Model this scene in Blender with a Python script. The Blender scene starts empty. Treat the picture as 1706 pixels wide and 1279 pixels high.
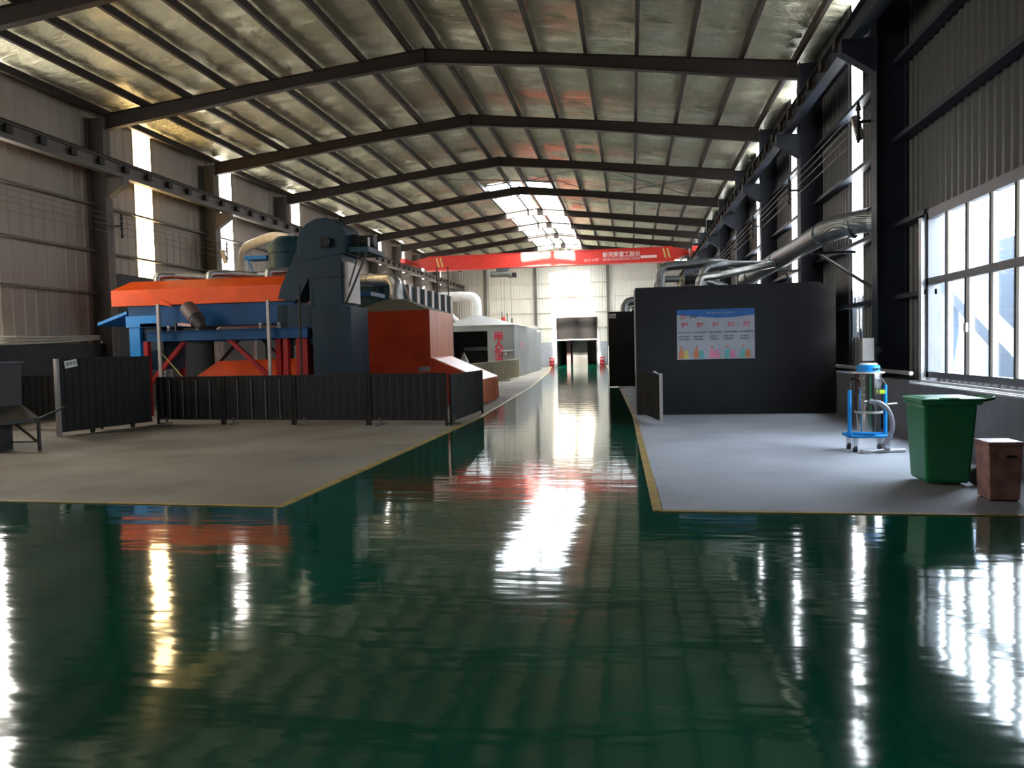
import bpy, bmesh, math, random
from mathutils import Vector, Matrix
random.seed(7)
sc = bpy.context.scene
COL = sc.collection
# ------------------------------------------------------------------ camera, sky, sun, exposure
YAW, PITCH, ROLL, CAMZ, FPX = math.radians(8.92), math.radians(2.55), math.radians(-1.34), 1.5, 1279.0
fw = Vector((-math.sin(YAW)*math.cos(PITCH), math.cos(YAW)*math.cos(PITCH), -math.sin(PITCH)))
rt = Vector((math.cos(YAW), math.sin(YAW), 0)); up = rt.cross(fw)
CR = math.cos(ROLL)*rt + math.sin(ROLL)*up
CU = -math.sin(ROLL)*rt + math.cos(ROLL)*up
cam = bpy.data.objects.new('camera', bpy.data.cameras.new('camera'))
COL.objects.link(cam)
m = Matrix((CR, CU, -fw)).transposed().to_4x4(); m.translation = (0, 0, CAMZ)
cam.matrix_world = m
cam.data.sensor_width = 36; cam.data.lens = FPX/1706*36; cam.data.clip_end = 400
sc.camera = cam
W = bpy.data.worlds.new('sky'); sc.world = W; W.use_nodes = True
bg = W.node_tree.nodes['Background']; bg.inputs[0].default_value = (.84, .92, 1, 1); bg.inputs[1].default_value = 24.0
sun = bpy.data.objects.new('sun', bpy.data.lights.new('sun', 'SUN')); COL.objects.link(sun)
sun.data.energy = 80; sun.data.angle = math.radians(3); sun.data.color = (1, .93, .82)
sun.rotation_euler = Vector((.03, .90, -.40)).to_track_quat('-Z', 'Y').to_euler()
sc.view_settings.view_transform = 'Standard'; sc.view_settings.look = 'None'
sc.view_settings.exposure = 0.0; sc.view_settings.gamma = 1; sc.view_settings.use_curve_mapping = False
sc.cycles.max_bounces = 8; sc.cycles.diffuse_bounces = 5; sc.cycles.glossy_bounces = 4
sc.cycles.sample_clamp_indirect = 6; sc.cycles.caustics_reflective = False

def portal(name, loc, direction, sx, sy):
    L = bpy.data.objects.new(name, bpy.data.lights.new(name, 'AREA')); COL.objects.link(L)
    L.data.shape = 'RECTANGLE'; L.data.size = sx; L.data.size_y = sy; L.data.cycles.is_portal = True
    L.location = loc; L.rotation_euler = Vector(direction).to_track_quat('-Z', 'Y').to_euler()
    return L

# ------------------------------------------------------------------ layout helper: pixel of the photo -> world point in a known plane
def P(u, v, Y=None, X=None, Z=None):
    d = fw*FPX + CR*(u-853) - CU*(v-639.5)
    t = Y/d.y if Y is not None else X/d.x if X is not None else (Z-CAMZ)/d.z
    q = Vector((0, 0, CAMZ)) + d*t
    return (round(q.x, 3), round(q.y, 3), round(q.z, 3))

# ------------------------------------------------------------------ materials
def mat(name, c, rough=.5, metal=0, var=.12, scale=3, bump=0, bscale=30, spec=.5, emit=0, ecol=None, stretch=(1, 1, 1), coat=0):
    M = bpy.data.materials.new(name); M.use_nodes = True; nt = M.node_tree; N = nt.nodes; b = N['Principled BSDF']
    b.inputs['Roughness'].default_value = rough; b.inputs['Metallic'].default_value = metal
    b.inputs['Specular IOR Level'].default_value = spec
    if coat: b.inputs['Coat Weight'].default_value = coat; b.inputs['Coat Roughness'].default_value = .08
    tc = N.new('ShaderNodeTexCoord'); mp = N.new('ShaderNodeMapping'); mp.inputs['Scale'].default_value = stretch
    nt.links.new(tc.outputs['Object'], mp.inputs[0])
    no = N.new('ShaderNodeTexNoise'); no.inputs['Scale'].default_value = scale; no.inputs['Detail'].default_value = 5
    nt.links.new(mp.outputs[0], no.inputs[0])
    r = N.new('ShaderNodeValToRGB'); r.color_ramp.elements[0].position = .3; r.color_ramp.elements[1].position = .7
    lo = [x*(1-var) for x in c]; hi = [min(1, x*(1+var)) for x in c]
    r.color_ramp.elements[0].color = (*lo, 1); r.color_ramp.elements[1].color = (*hi, 1)
    nt.links.new(no.outputs[0], r.inputs[0]); nt.links.new(r.outputs[0], b.inputs['Base Color'])
    if bump:
        n2 = N.new('ShaderNodeTexNoise'); n2.inputs['Scale'].default_value = bscale; n2.inputs['Detail'].default_value = 4
        nt.links.new(mp.outputs[0], n2.inputs[0])
        bp = N.new('ShaderNodeBump'); bp.inputs['Strength'].default_value = bump; bp.inputs['Distance'].default_value = .05
        nt.links.new(n2.outputs[0], bp.inputs['Height']); nt.links.new(bp.outputs[0], b.inputs['Normal'])
    if emit:
        b.inputs['Emission Color'].default_value = (*(ecol or c), 1); b.inputs['Emission Strength'].default_value = emit
    return M

def floor_mat():
    M = bpy.data.materials.new('green epoxy'); M.use_nodes = True; nt = M.node_tree; N = nt.nodes; L = nt.links; b = N['Principled BSDF']
    tc = N.new('ShaderNodeTexCoord')
    n = N.new('ShaderNodeTexNoise'); n.inputs['Scale'].default_value = .5; n.inputs['Detail'].default_value = 6; L.new(tc.outputs['Object'], n.inputs[0])
    r = N.new('ShaderNodeValToRGB'); r.color_ramp.elements[0].color = (.001, .058, .030, 1); r.color_ramp.elements[1].color = (.002, .100, .052, 1)
    r.color_ramp.elements[0].position = .35; r.color_ramp.elements[1].position = .65
    L.new(n.outputs[0], r.inputs[0]); L.new(r.outputs[0], b.inputs['Base Color'])
    b.inputs['Roughness'].default_value = .07; b.inputs['IOR'].default_value = 1.52
    mp = N.new('ShaderNodeMapping'); mp.inputs['Scale'].default_value = (.5, 1.9, 1); L.new(tc.outputs['Object'], mp.inputs[0])
    w = N.new('ShaderNodeTexNoise'); w.inputs['Scale'].default_value = 1.9; w.inputs['Detail'].default_value = 2.5; w.inputs['Roughness'].default_value = .55; L.new(mp.outputs[0], w.inputs[0])
    bp = N.new('ShaderNodeBump'); bp.inputs['Strength'].default_value = .075; bp.inputs['Distance'].default_value = .05
    L.new(w.outputs[0], bp.inputs['Height']); L.new(bp.outputs[0], b.inputs['Normal'])
    return M

def concrete_mat(name, a, c, stain):
    M = bpy.data.materials.new(name); M.use_nodes = True; nt = M.node_tree; N = nt.nodes; L = nt.links; b = N['Principled BSDF']
    tc = N.new('ShaderNodeTexCoord')
    n = N.new('ShaderNodeTexNoise'); n.inputs['Scale'].default_value = .7; n.inputs['Detail'].default_value = 7; L.new(tc.outputs['Object'], n.inputs[0])
    r = N.new('ShaderNodeValToRGB'); r.color_ramp.elements[0].color = (*a, 1); r.color_ramp.elements[1].color = (*c, 1)
    r.color_ramp.elements[0].position = .35; r.color_ramp.elements[1].position = .62
    L.new(n.outputs[0], r.inputs[0])
    f = N.new('ShaderNodeTexNoise'); f.inputs['Scale'].default_value = 60; L.new(tc.outputs['Object'], f.inputs[0])
    mx = N.new('ShaderNodeMix'); mx.data_type = 'RGBA'; mx.blend_type = 'MULTIPLY'; mx.inputs[0].default_value = .3
    L.new(r.outputs[0], mx.inputs[6]); L.new(f.outputs[0], mx.inputs[7])
    s = N.new('ShaderNodeTexNoise'); s.inputs['Scale'].default_value = .35; s.inputs['Detail'].default_value = 3; L.new(tc.outputs['Object'], s.inputs[0])
    sr = N.new('ShaderNodeValToRGB'); sr.color_ramp.elements[0].position = .52; sr.color_ramp.elements[1].position = .68
    L.new(s.outputs[0], sr.inputs[0])
    m2 = N.new('ShaderNodeMix'); m2.data_type = 'RGBA'; L.new(sr.outputs[0], m2.inputs[0]); L.new(mx.outputs[2], m2.inputs[6]); m2.inputs[7].default_value = (*stain, 1)
    L.new(m2.outputs[2], b.inputs['Base Color']); b.inputs['Roughness'].default_value = .75
    return M

def foil_mat():
    M = bpy.data.materials.new('roof foil'); M.use_nodes = True; nt = M.node_tree; N = nt.nodes; L = nt.links; b = N['Principled BSDF']
    b.inputs['Metallic'].default_value = .9; b.inputs['Roughness'].default_value = .25
    tc = N.new('ShaderNodeTexCoord')
    n = N.new('ShaderNodeTexNoise'); n.inputs['Scale'].default_value = .8; n.inputs['Detail'].default_value = 5; L.new(tc.outputs['Object'], n.inputs[0])
    r = N.new('ShaderNodeValToRGB'); r.color_ramp.elements[0].color = (.56, .53, .375, 1); r.color_ramp.elements[1].color = (.84, .81, .62, 1)
    L.new(n.outputs[0], r.inputs[0]); L.new(r.outputs[0], b.inputs['Base Color'])
    br = N.new('ShaderNodeTexBrick'); br.inputs['Scale'].default_value = 12; br.offset = 0; br.inputs['Mortar Size'].default_value = .06; br.inputs['Brick Width'].default_value = .5; br.inputs['Row Height'].default_value = .5
    L.new(tc.outputs['Object'], br.inputs[0])
    mp = N.new('ShaderNodeMapping'); mp.inputs['Scale'].default_value = (.5, 2.2, 1); L.new(tc.outputs['Object'], mp.inputs[0])
    w = N.new('ShaderNodeTexNoise'); w.inputs['Scale'].default_value = 1.5; w.inputs['Detail'].default_value = 8; w.inputs['Roughness'].default_value = .68; L.new(mp.outputs[0], w.inputs[0])
    ma = N.new('ShaderNodeMath'); ma.operation = 'MULTIPLY_ADD'; L.new(br.outputs['Fac'], ma.inputs[0]); ma.inputs[1].default_value = -.06; L.new(w.outputs[0], ma.inputs[2])
    bp = N.new('ShaderNodeBump'); bp.inputs['Strength'].default_value = 1; bp.inputs['Distance'].default_value = .22
    L.new(ma.outputs[0], bp.inputs['Height']); L.new(bp.outputs[0], b.inputs['Normal'])
    return M

def glass_mat(name='pane glass', tint=(.93, .97, 1), refl=.06):
    M = bpy.data.materials.new(name); M.use_nodes = True; nt = M.node_tree; N = nt.nodes; L = nt.links
    N.remove(N['Principled BSDF']); out = N['Material Output']
    t = N.new('ShaderNodeBsdfTransparent'); t.inputs[0].default_value = (*tint, 1); g = N.new('ShaderNodeBsdfGlossy'); g.inputs['Roughness'].default_value = .03
    mx = N.new('ShaderNodeMixShader'); mx.inputs[0].default_value = refl
    L.new(t.outputs[0], mx.inputs[1]); L.new(g.outputs[0], mx.inputs[2]); L.new(mx.outputs[0], out.inputs[0])
    return M

def spiral_mat(name, c, rough=.3, n=14):
    M = mat(name, c, rough, .9, .15, 6); nt = M.node_tree; N = nt.nodes; L = nt.links
    tc = N.new('ShaderNodeTexCoord'); w = N.new('ShaderNodeTexWave'); w.inputs['Scale'].default_value = n; w.bands_direction = 'DIAGONAL'
    L.new(tc.outputs['Object'], w.inputs[0]); bp = N.new('ShaderNodeBump'); bp.inputs['Strength'].default_value = .35; bp.inputs['Distance'].default_value = .02
    L.new(w.outputs[0], bp.inputs['Height']); L.new(bp.outputs[0], N['Principled BSDF'].inputs['Normal'])
    return M

M_floor = floor_mat()
M_padL = concrete_mat('bare concrete', (.27, .225, .17), (.40, .345, .27), (.20, .17, .135))
M_padR = concrete_mat('grey painted concrete', (.36, .37, .41), (.47, .48, .53), (.34, .35, .40))
M_yel = mat('yellow floor paint', (.36, .24, .06), .5, var=.3, scale=5)
M_foil = foil_mat()
M_steel = mat('dark brown steel paint', (.036, .026, .020), .55, 0, spec=.25)
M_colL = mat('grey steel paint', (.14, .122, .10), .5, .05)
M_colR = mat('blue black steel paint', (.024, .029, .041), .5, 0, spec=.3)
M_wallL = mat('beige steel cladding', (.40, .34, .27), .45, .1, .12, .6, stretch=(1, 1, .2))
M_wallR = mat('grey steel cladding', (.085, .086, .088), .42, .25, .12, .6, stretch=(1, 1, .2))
M_wallB = mat('cream steel cladding', (.86, .80, .69), .5, 0, .05, .5)
M_dark = mat('dark grey wall paint', (.036, .034, .034), .6, var=.2)
M_dado = mat('grey wall paint', (.12, .125, .14), .55, var=.15)
M_farband = mat('light grey panel', (.42, .43, .46), .5)
M_strip = mat('daylight glow fibreglass strip', (.9, .9, .88), .5, emit=16, ecol=(1, .95, .86), var=.02)  # emission stands in for daylight coming through the left wall strips
M_stripR = mat('daylight glow clear strip', (.8, .88, .95), .5, emit=13, ecol=(.92, .96, 1), var=.02)  # right wall strips glow by themselves in place of daylight passing through
M_glass = glass_mat()
M_sky = glass_mat('clear rooflight', (.98, .98, .96), .03)
M_blk = mat('black corrugated steel', (.016, .014, .013), .62, 0, .3, spec=.25)
M_blk2 = mat('charcoal board', (.013, .013, .016), .55, 0, .25, 1.5, spec=.3)
M_post = mat('pale worn steel', (.36, .33, .31), .45, .4)
M_orange = mat('orange paint', (.88, .095, .008), .42, 0, .12, 2, bump=.12, bscale=2.4, spec=.22)
M_orange2 = mat('red orange sheet', (.50, .052, .018), .42, 0, .25, 1.0, bump=.12, bscale=1.6, spec=.2)
M_curtain = mat('pale orange curtain', (.82, .27, .15), .36, 0, .15, 3, bump=.35, bscale=5, stretch=(1, 1, .15))
M_blue = mat('blue machine paint', (.004, .070, .20), .45, 0, .2, 2, spec=.2)
M_sblue = mat('bright blue paint', (.01, .27, .72), .4, 0, .1, 2, spec=.3)
M_navy = mat('slate blue machine paint', (.008, .026, .043), .5, 0, .25, 1.2, spec=.25)
M_teal = mat('teal machine paint', (.016, .062, .080), .5, 0, .25, 1.5, spec=.25)
M_red = mat('red paint', (.36, .010, .014), .45, spec=.25)
M_crane = mat('crane red paint', (.62, .035, .022), .4, 0, .1)
M_galv = spiral_mat('galvanised duct', (.55, .55, .54), .3)
M_galvd = spiral_mat('dull galvanised duct', (.30, .32, .33), .36)
M_white = mat('off white paint', (.72, .70, .66), .45)
M_zinc = mat('zinc sheet', (.36, .36, .34), .45, .3, .12, .8, bump=.1, bscale=2)
M_roofgrey = mat('olive grey sheet', (.14, .13, .10), .6, .2, .3)
M_chrome = mat('polished stainless', (.62, .63, .64), .14, 1, .05)
M_green = mat('green bin plastic', (.006, .16, .055), .38, 0, .12, 6)
M_greenl = mat('green lid plastic', (.05, .34, .17), .32, 0, .1, 6)
M_rub = mat('black rubber', (.015, .015, .016), .6)
M_rust = mat('rusty brown tin', (.30, .15, .13), .45, .2, .45, 7)
M_alu = mat('white aluminium', (.52, .52, .53), .35, .3)
M_dframe = mat('dark window frame', (.085, .085, .095), .4, .2)
M_hose = mat('grey hose', (.22, .22, .26), .45)
M_wire = mat('grey wire', (.25, .24, .22), .5, .5)
M_pblue = mat('print blue', (.015, .13, .42), .5, var=.1)
M_ppink = mat('print pink', (.70, .22, .36), .5, var=.2)
M_pred = mat('print red', (.75, .02, .06), .5, var=.02)
M_pblk = mat('print black', (.03, .03, .04), .5, var=.02)
M_psheet = mat('poster sheet', (.40, .42, .47), .45, var=.08)
M_pteal = mat('print teal', (.12, .42, .42), .5)
M_porg = mat('print orange', (.62, .22, .09), .5)
M_pyel = mat('print yellow', (.60, .48, .14), .5)
M_lime = mat('lime label', (.55, .75, .03), .5, var=.02)
M_pale = mat('pale crane lettering', (.85, .62, .58), .5, var=.02)
M_out = mat('outdoor pale wall', (.10, .105, .12), .6)
M_outb = mat('outdoor blue steel', (.040, .062, .10), .6)
M_ground = mat('outdoor concrete', (.2, .2, .2), .8)
M_plastic = mat('pale plastic film', (.62, .58, .46), .3, var=.1)

# ------------------------------------------------------------------ mesh builder
class MB:
    def __init__(s): s.v = []; s.f = []
    def add(s, vs, fs):
        n = len(s.v); s.v += [tuple(v) for v in vs]; s.f += [tuple(i+n for i in f) for f in fs]; return s
    def box(s, x0, x1, y0, y1, z0, z1):
        vs = [(x, y, z) for z in (z0, z1) for y in (y0, y1) for x in (x0, x1)]
        return s.add(vs, [(0, 2, 3, 1), (4, 5, 7, 6), (0, 1, 5, 4), (2, 6, 7, 3), (0, 4, 6, 2), (1, 3, 7, 5)])
    def bar(s, a, b, w, h, ref=(0, 0, 1)):
        a, b = Vector(a), Vector(b); d = (b-a).normalized(); r = Vector(ref)
        if abs(d.dot(r)) > .98: r = Vector((1, 0, 0))
        x = d.cross(r).normalized(); y = x.cross(d).normalized(); vs = []
        for p in (a, b):
            for (i, j) in ((-1, -1), (1, -1), (1, 1), (-1, 1)): vs.append(p + x*i*w/2 + y*j*h/2)
        return s.add(vs, [(3, 2, 1, 0), (4, 5, 6, 7), (0, 1, 5, 4), (1, 2, 6, 5), (2, 3, 7, 6), (3, 0, 4, 7)])
    def tube(s, pts, r, n=12, cap=True):
        pts = [Vector(p) for p in pts]; rs = r if isinstance(r, (list, tuple)) else [r]*len(pts); rings = []; ref = None
        for i, p in enumerate(pts):
            d = (pts[min(i+1, len(pts)-1)] - pts[max(i-1, 0)]).normalized()
            if ref is None: ref = Vector((0, 0, 1)) if abs(d.z) < .9 else Vector((1, 0, 0))
            x = d.cross(ref).normalized(); y = x.cross(d).normalized(); ref = y
            rings.append([p + (x*math.cos(2*math.pi*k/n) + y*math.sin(2*math.pi*k/n))*rs[i] for k in range(n)])
        return s.rings(rings, cap)
    def rings(s, rings, cap=True, cap0=True):
        n = len(rings[0]); vs = [v for r in rings for v in r]; fs = []
        for i in range(len(rings)-1):
            for k in range(n): fs.append((i*n+k, i*n+(k+1) % n, (i+1)*n+(k+1) % n, (i+1)*n+k))
        if cap: fs.append(tuple(range((len(rings)-1)*n, len(rings)*n)))
        if cap and cap0: fs.append(tuple(reversed(range(n))))
        return s.add(vs, fs)
    def lathe(s, c, prof, n=24, cap=True):
        return s.rings([[(c[0]+r*math.cos(2*math.pi*k/n), c[1]+r*math.sin(2*math.pi*k/n), c[2]+z) for k in range(n)] for r, z in prof], cap)
    def loft(s, rects):   # list of (x0,x1,y0,y1,z)
        return s.rings([[(a, c, z), (b, c, z), (b, d, z), (a, d, z)] for a, b, c, d, z in rects])
    def prism(s, poly, vec):
        v = Vector(vec); return s.rings([[Vector(p) for p in poly], [Vector(p)+v for p in poly]])
    def corr(s, a, b, z0, z1, pitch=.2, dep=.03, nrm=None, flat=.55, z1b=None):
        """corrugated sheet standing on the line a-b (xy)"""
        a, b = Vector((a[0], a[1], 0)), Vector((b[0], b[1], 0)); d = b-a; L = d.length; d.normalize()
        n = Vector(nrm) if nrm else Vector((-d.y, d.x, 0)); k = max(1, round(L/pitch)); p = L/k; pr = []
        for i in range(k):
            for t, e in ((0, 0), (flat, 0), (flat+.12, 1), (.88, 1)): pr.append((i*p+t*p, e))
        pr.append((L, 0)); vs = []
        for t, e in pr:
            q = a+d*t+n*dep*e; zt = z1 if z1b is None else z1+(z1b-z1)*t/L
            vs += [(q.x, q.y, z0), (q.x, q.y, zt)]
        return s.add(vs, [(2*i, 2*i+2, 2*i+3, 2*i+1) for i in range(len(pr)-1)])
    def curve(s, a, b, z0, z1): return s

def fix(me):
    bm = bmesh.new(); bm.from_mesh(me); bmesh.ops.recalc_face_normals(bm, faces=bm.faces); bm.to_mesh(me); bm.free()
def obj(name, mb, material, parent=None, smooth=False, bevel=0, label=None, kind=None, cat=None, group=None):
    me = bpy.data.meshes.new(name); off = Vector(parent['_o']) if parent is not None and '_o' in parent else Vector((0, 0, 0))
    me.from_pydata([tuple(Vector(v)-off) for v in mb.v], [], mb.f); fix(me)
    me.materials.append(material)
    if smooth:
        me.polygons.foreach_set('use_smooth', [True]*len(me.polygons))
        me.set_sharp_from_angle(angle=math.radians(40))
    o = bpy.data.objects.new(name, me); COL.objects.link(o)
    if parent is not None:
        o.parent = parent
        if parent.type == 'MESH' or parent.parent is not None: o['_o'] = list(off)
        else: o['_o'] = list(off)
    if bevel:
        bv = o.modifiers.new('bevel', 'BEVEL'); bv.width = bevel; bv.segments = 2; bv.limit_method = 'ANGLE'
    if label: o['label'] = label
    if kind: o['kind'] = kind
    if cat: o['category'] = cat
    if group: o['group'] = group
    return o
def thing(name, label, cat, loc, group=None):
    o = bpy.data.objects.new(name, None); COL.objects.link(o); o.location = loc; o['_o'] = list(loc)
    o.empty_display_size = .1; o['label'] = label; o['category'] = cat
    if group: o['group'] = group
    return o
def struct(name, mb, material, **k): return obj(name, mb, material, kind='structure', **k)
def copy_thing(root, delta, label):
    r = root.copy(); COL.objects.link(r); r.location = Vector(root.location)+Vector(delta); r['label'] = label
    for ch in list(root.children):
        c = ch.copy(); COL.objects.link(c); c.parent = r
        for g in list(ch.children):
            d = g.copy(); COL.objects.link(d); d.parent = c
    return r
def text(name, body, size, org, xd, upd, material, parent, ext=.002, align='LEFT', sx=1.0, bold=0):
    c = bpy.data.curves.new(name, 'FONT'); c.body = body; c.size = size; c.extrude = ext; c.align_x = align; c.resolution_u = 2; c.offset = bold
    t = bpy.data.objects.new('tmp', c); COL.objects.link(t)
    me = bpy.data.meshes.new_from_object(t.evaluated_get(bpy.context.evaluated_depsgraph_get()))
    bpy.data.objects.remove(t)
    xd, upd = Vector(xd).normalized(), Vector(upd).normalized(); nz = xd.cross(upd)
    off = Vector(parent['_o']) if parent is not None else Vector((0, 0, 0)); O = Vector(org)-off
    for v in me.vertices: v.co = O + xd*v.co.x*sx + upd*v.co.y + nz*v.co.z
    me.materials.clear(); me.materials.append(material)
    o = bpy.data.objects.new(name, me); COL.objects.link(o); o.parent = parent; o['_o'] = list(off)
    return o
def arc(c, a, b, r, n=6):
    """quarter bend points in the plane of unit vectors a,b around centre c: from c+a*r to c+b*r"""
    c, a, b = Vector(c), Vector(a), Vector(b)
    return [c + a*r*math.cos(math.pi/2*i/n) + b*r*math.sin(math.pi/2*i/n) for i in range(n+1)]
def bent(pts, r, n=5):
    """polyline with rounded corners of radius r"""
    pts = [Vector(p) for p in pts]; out = [pts[0]]
    for i in range(1, len(pts)-1):
        a = (pts[i-1]-pts[i]); b = (pts[i+1]-pts[i]); q = min(r, a.length*.45, b.length*.45); a.normalize(); b.normalize()
        p0, p1 = pts[i]+a*q, pts[i]+b*q
        for k in range(n+1):
            t = k/n; out.append(p0*(1-t)**2 + pts[i]*2*t*(1-t) + p1*t*t)
    out.append(pts[-1]); return out

# ------------------------------------------------------------------ the hall
XL, XR, YB, YF, RX, SL = -15.2, 4.68, -8.0, 66.0, -5.3, .113
def zr(x, base=9.66): return base - SL*abs(x-RX)
FR = [-9.3, -3.45, 2.4, 8.25, 14.12, 20.05, 25.85, 31.7, 37.6, 43.6, 48.3, 53.0, 58.3]
# floor
struct('floor', MB().box(XL-.2, XR+.2, YB, YF+8, -.2, 0), M_floor)
def pad(name, poly, m_, h=.006): return struct(name, MB().prism([(x, y, .0) for x, y in poly], (0, 0, h)), m_)
pad('floor_concrete_left', [(XL, 7.75), (-3.5, 7.12), (-3.42, 17), (-4.0, 30), (-5.4, 50), (-6.9, YF), (XL, YF)], M_padL)
pad('floor_concrete_right', [(.26, 7.08), (XR, 7.02), (XR, YF), (-2.2, YF), (-.6, 34), (.06, 17)], M_padR)
def line(name, pts, w, lab=None):
    mb = MB()
    for a, b in zip(pts, pts[1:]): mb.bar((a[0], a[1], .0055), (b[0], b[1], .0055), w, .007)
    return struct(name, mb, M_yel)
line('trim_1', [(XL, 7.72), (-3.5, 7.09)], .06)
line('trim_2', [(-3.47, 7.05), (-3.39, 17), (-3.97, 30), (-5.37, 50), (-6.87, YF)], .08)
line('trim_3', [(.22, 7.05), (XR, 6.99)], .06)
line('trim_4', [(.21, 7.05), (.03, 17), (-.65, 34), (-2.2, YF-.2)], .09)

# side walls with gaps for the daylight strips
GL = [(y, y+.86) for y in (-12.95, -7.1, -1.25, 4.6, 10.0, 15.5, 22.06, 27.1, 33.3, 39.2, 45.1, 50, 55, 60)]
GR = [(y, y+.85) for y in (-6.9, -1.0, 16.55, 22.75, 29.0, 34.6, 40.4, 46.2, 51, 56, 61)]
def side(name, x, gaps, zb, zt, n, m_, holes=()):
    mb = MB(); y = YB
    for a, b in sorted(gaps):
        if b < YB: continue
        a = max(a, YB); 
        if a > y: mb.corr((x, y), (x, a), 0, zt, .38, .022, n, .7)
        lo = zb(a)
        if lo > 0: mb.corr((x, a), (x, b), 0, lo, .38, .022, n, .7)
        y = b
    mb.corr((x, y), (x, YF), 0, zt, .38, .022, n, .7)
    return struct(name, mb, m_)
zbL = lambda y: 4.0 if 20 < y < 31 else 1.95
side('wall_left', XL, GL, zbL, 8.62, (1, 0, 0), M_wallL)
WY0, WY1, WZ0, WZ1 = 9.3, 12.66, .93, 3.42      # big window
mb = MB(); y = YB
for a, b, lo, hi in sorted([(a, b, 1.6, 8.62) for a, b in GR if b > YB] + [(WY0, WY1, WZ0, WZ1)]):
    a = max(a, YB)
    if a > y: mb.corr((XR, y), (XR, a), 0, 8.62, .22, .035, (-1, 0, 0))
    mb.corr((XR, a), (XR, b), 0, lo, .22, .035, (-1, 0, 0))
    if hi < 8.6: mb.corr((XR, a), (XR, b), hi, 8.62, .22, .035, (-1, 0, 0))
    y = b
mb.corr((XR, y), (XR, YF), 0, 8.62, .22, .035, (-1, 0, 0))
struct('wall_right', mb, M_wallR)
n = 0
M_stripY = mat('amber glow strip', (.9, .85, .7), .5, emit=15, ecol=(1, .70, .34), var=.02)  # warm daylight put into the emission colour, giving a yellow floor reflection
for a, b in GL:
    if b > YB:
        n += 1; struct('window_%d' % n, MB().corr((XL-.03, max(a, YB)-.03), (XL-.03, b+.03), zbL(a), 8.62, .22, .03, (1, 0, 0)), M_stripY if 22 < a < 23 else M_strip)
for a, b in GR:
    if b > YB: n += 1; struct('window_%d' % n, MB().corr((XR+.04, max(a, YB)-.03), (XR+.04, b+.03), 2.45 if 16 < a < 17 else 1.6, 8.62, .22, .03, (-1, 0, 0)), M_stripR)
n += 1; struct('window_%d' % n, MB().corr((XR+.04, 16.5), (XR+.04, 17.45), 1.6, 2.45, .22, .03, (-1, 0, 0)), M_glass)
# gable walls
def gable(name, y, nrm, m_, hole=None):
    mb = MB(); k = 90; p = (XR-XL)/k
    for i in range(k):
        x0 = XL+i*p; x1 = x0+p
        z0 = 0
        if hole and x1 > hole[0] and x0 < hole[1]: z0 = hole[2]
        for (a, b, e0, e1) in ((0, .55, 0, 0), (.55, .67, 0, 1), (.67, .88, 1, 1), (.88, 1, 1, 0)):
            xa, xb = x0+p*a, x0+p*b
            mb.add([(xa, y+nrm*.03*e0, z0), (xb, y+nrm*.03*e1, z0), (xb, y+nrm*.03*e1, zr(xb)+(.3 if nrm > 0 else 0)), (xa, y+nrm*.03*e0, zr(xa)+(.3 if nrm > 0 else 0))], [(0, 1, 2, 3)])
    return struct(name, mb, m_)
gable('wall_far', YF, -1, M_wallB, (-6.4, -2.9, 2.3))
gable('wall_near', YB, 1, M_wallR)
struct('trim_5', MB().box(XL, -6.42, YF-.12, YF-.06, 0, 2.05).box(-2.9, XR, YF-.12, YF-.06, 0, 2.05), M_farband)   # grey lower band of the far wall
for i, z in enumerate((3.3, 4.6, 5.9, 7.1)): struct('trim_%d' % (6+i), MB().box(XL, XR, YF-.16, YF-.07, z, z+.07), M_wallB)
# inner masonry base of the walls
struct('baseboard_right', MB().box(4.25, XR-.02, YB, WY0-.05, 0, .83).box(4.25, XR-.02, WY0-.05, WY1+.05, 0, .83).box(4.25, XR-.02, WY1+.05, YF-.2, 0, .88), M_dado)
struct('baseboard_left', MB().box(XL+.05, XL+.28, YB, YF-.2, 0, 1.95), M_dark)
struct('wall_left_panel', MB().box(XL+.05, XL+.16, 20.25, 31.3, 1.95, 4.03), M_dark)
# roof lining: foil sheet draped over the purlins, open at the rooflight
SK = (-6.95, -3.75, 37.35, 62.6)
rnd = random.Random(3)
def foil(name, xa, xb):
    nx, dy = 30, .2; ny = int((YF-YB)/dy); vs = []; fs = []
    ph = [rnd.uniform(0, 6.28) for _ in range(8)]
    for j in range(ny+1):
        y = YB+j*dy
        bay = min(abs(y-f) for f in FR+[YF]); sag = -.05*min(1, bay/2.0)
        for i in range(nx+1):
            x = xa+(xb-xa)*i/nx
            d = abs(x-RX); pd = abs(((d-.56+.64) % 1.28)-.64)
            z = zr(x, 9.70) + (.5*sag + .062*abs(math.sin(y*3.1+ph[0]+.35*math.sin(x*1.7)))*(.6+.4*math.sin(x*1.1+y*.7))*(1.2 if bay < 1.2 else .7)+.014*math.sin(y*8.3+ph[1]-x*1.3)+rnd.uniform(-.012, .012))*min(1, pd/.35)
            vs.append((x, y, z))
    for j in range(ny):
        y = YB+(j+.5)*dy
        for i in range(nx):
            x = xa+(xb-xa)*(i+.5)/nx
            if SK[0] < x < SK[1] and SK[2] < y < SK[3]: continue
            a = j*(nx+1)+i; fs.append((a, a+1, a+nx+2, a+nx+1))
    mb = MB(); mb.add(vs, fs); return struct(name, mb, M_foil, smooth=True)
foil('ceiling_left', XL-.05, RX); foil('ceiling_right', RX, XR+.05)
struct('roof_outer_sheet', MB().add([(XL-.3, YB, zr(XL)+.25), (RX, YB, zr(RX)+.3), (RX, SK[2]-.2, zr(RX)+.3), (XL-.3, SK[2]-.2, zr(XL)+.25),
    (XR+.3, YB, zr(XR)+.25), (XR+.3, SK[2]-.2, zr(XR)+.25)], [(0, 1, 2, 3), (1, 4, 5, 2)]), M_dark)
sk = MB()
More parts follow.
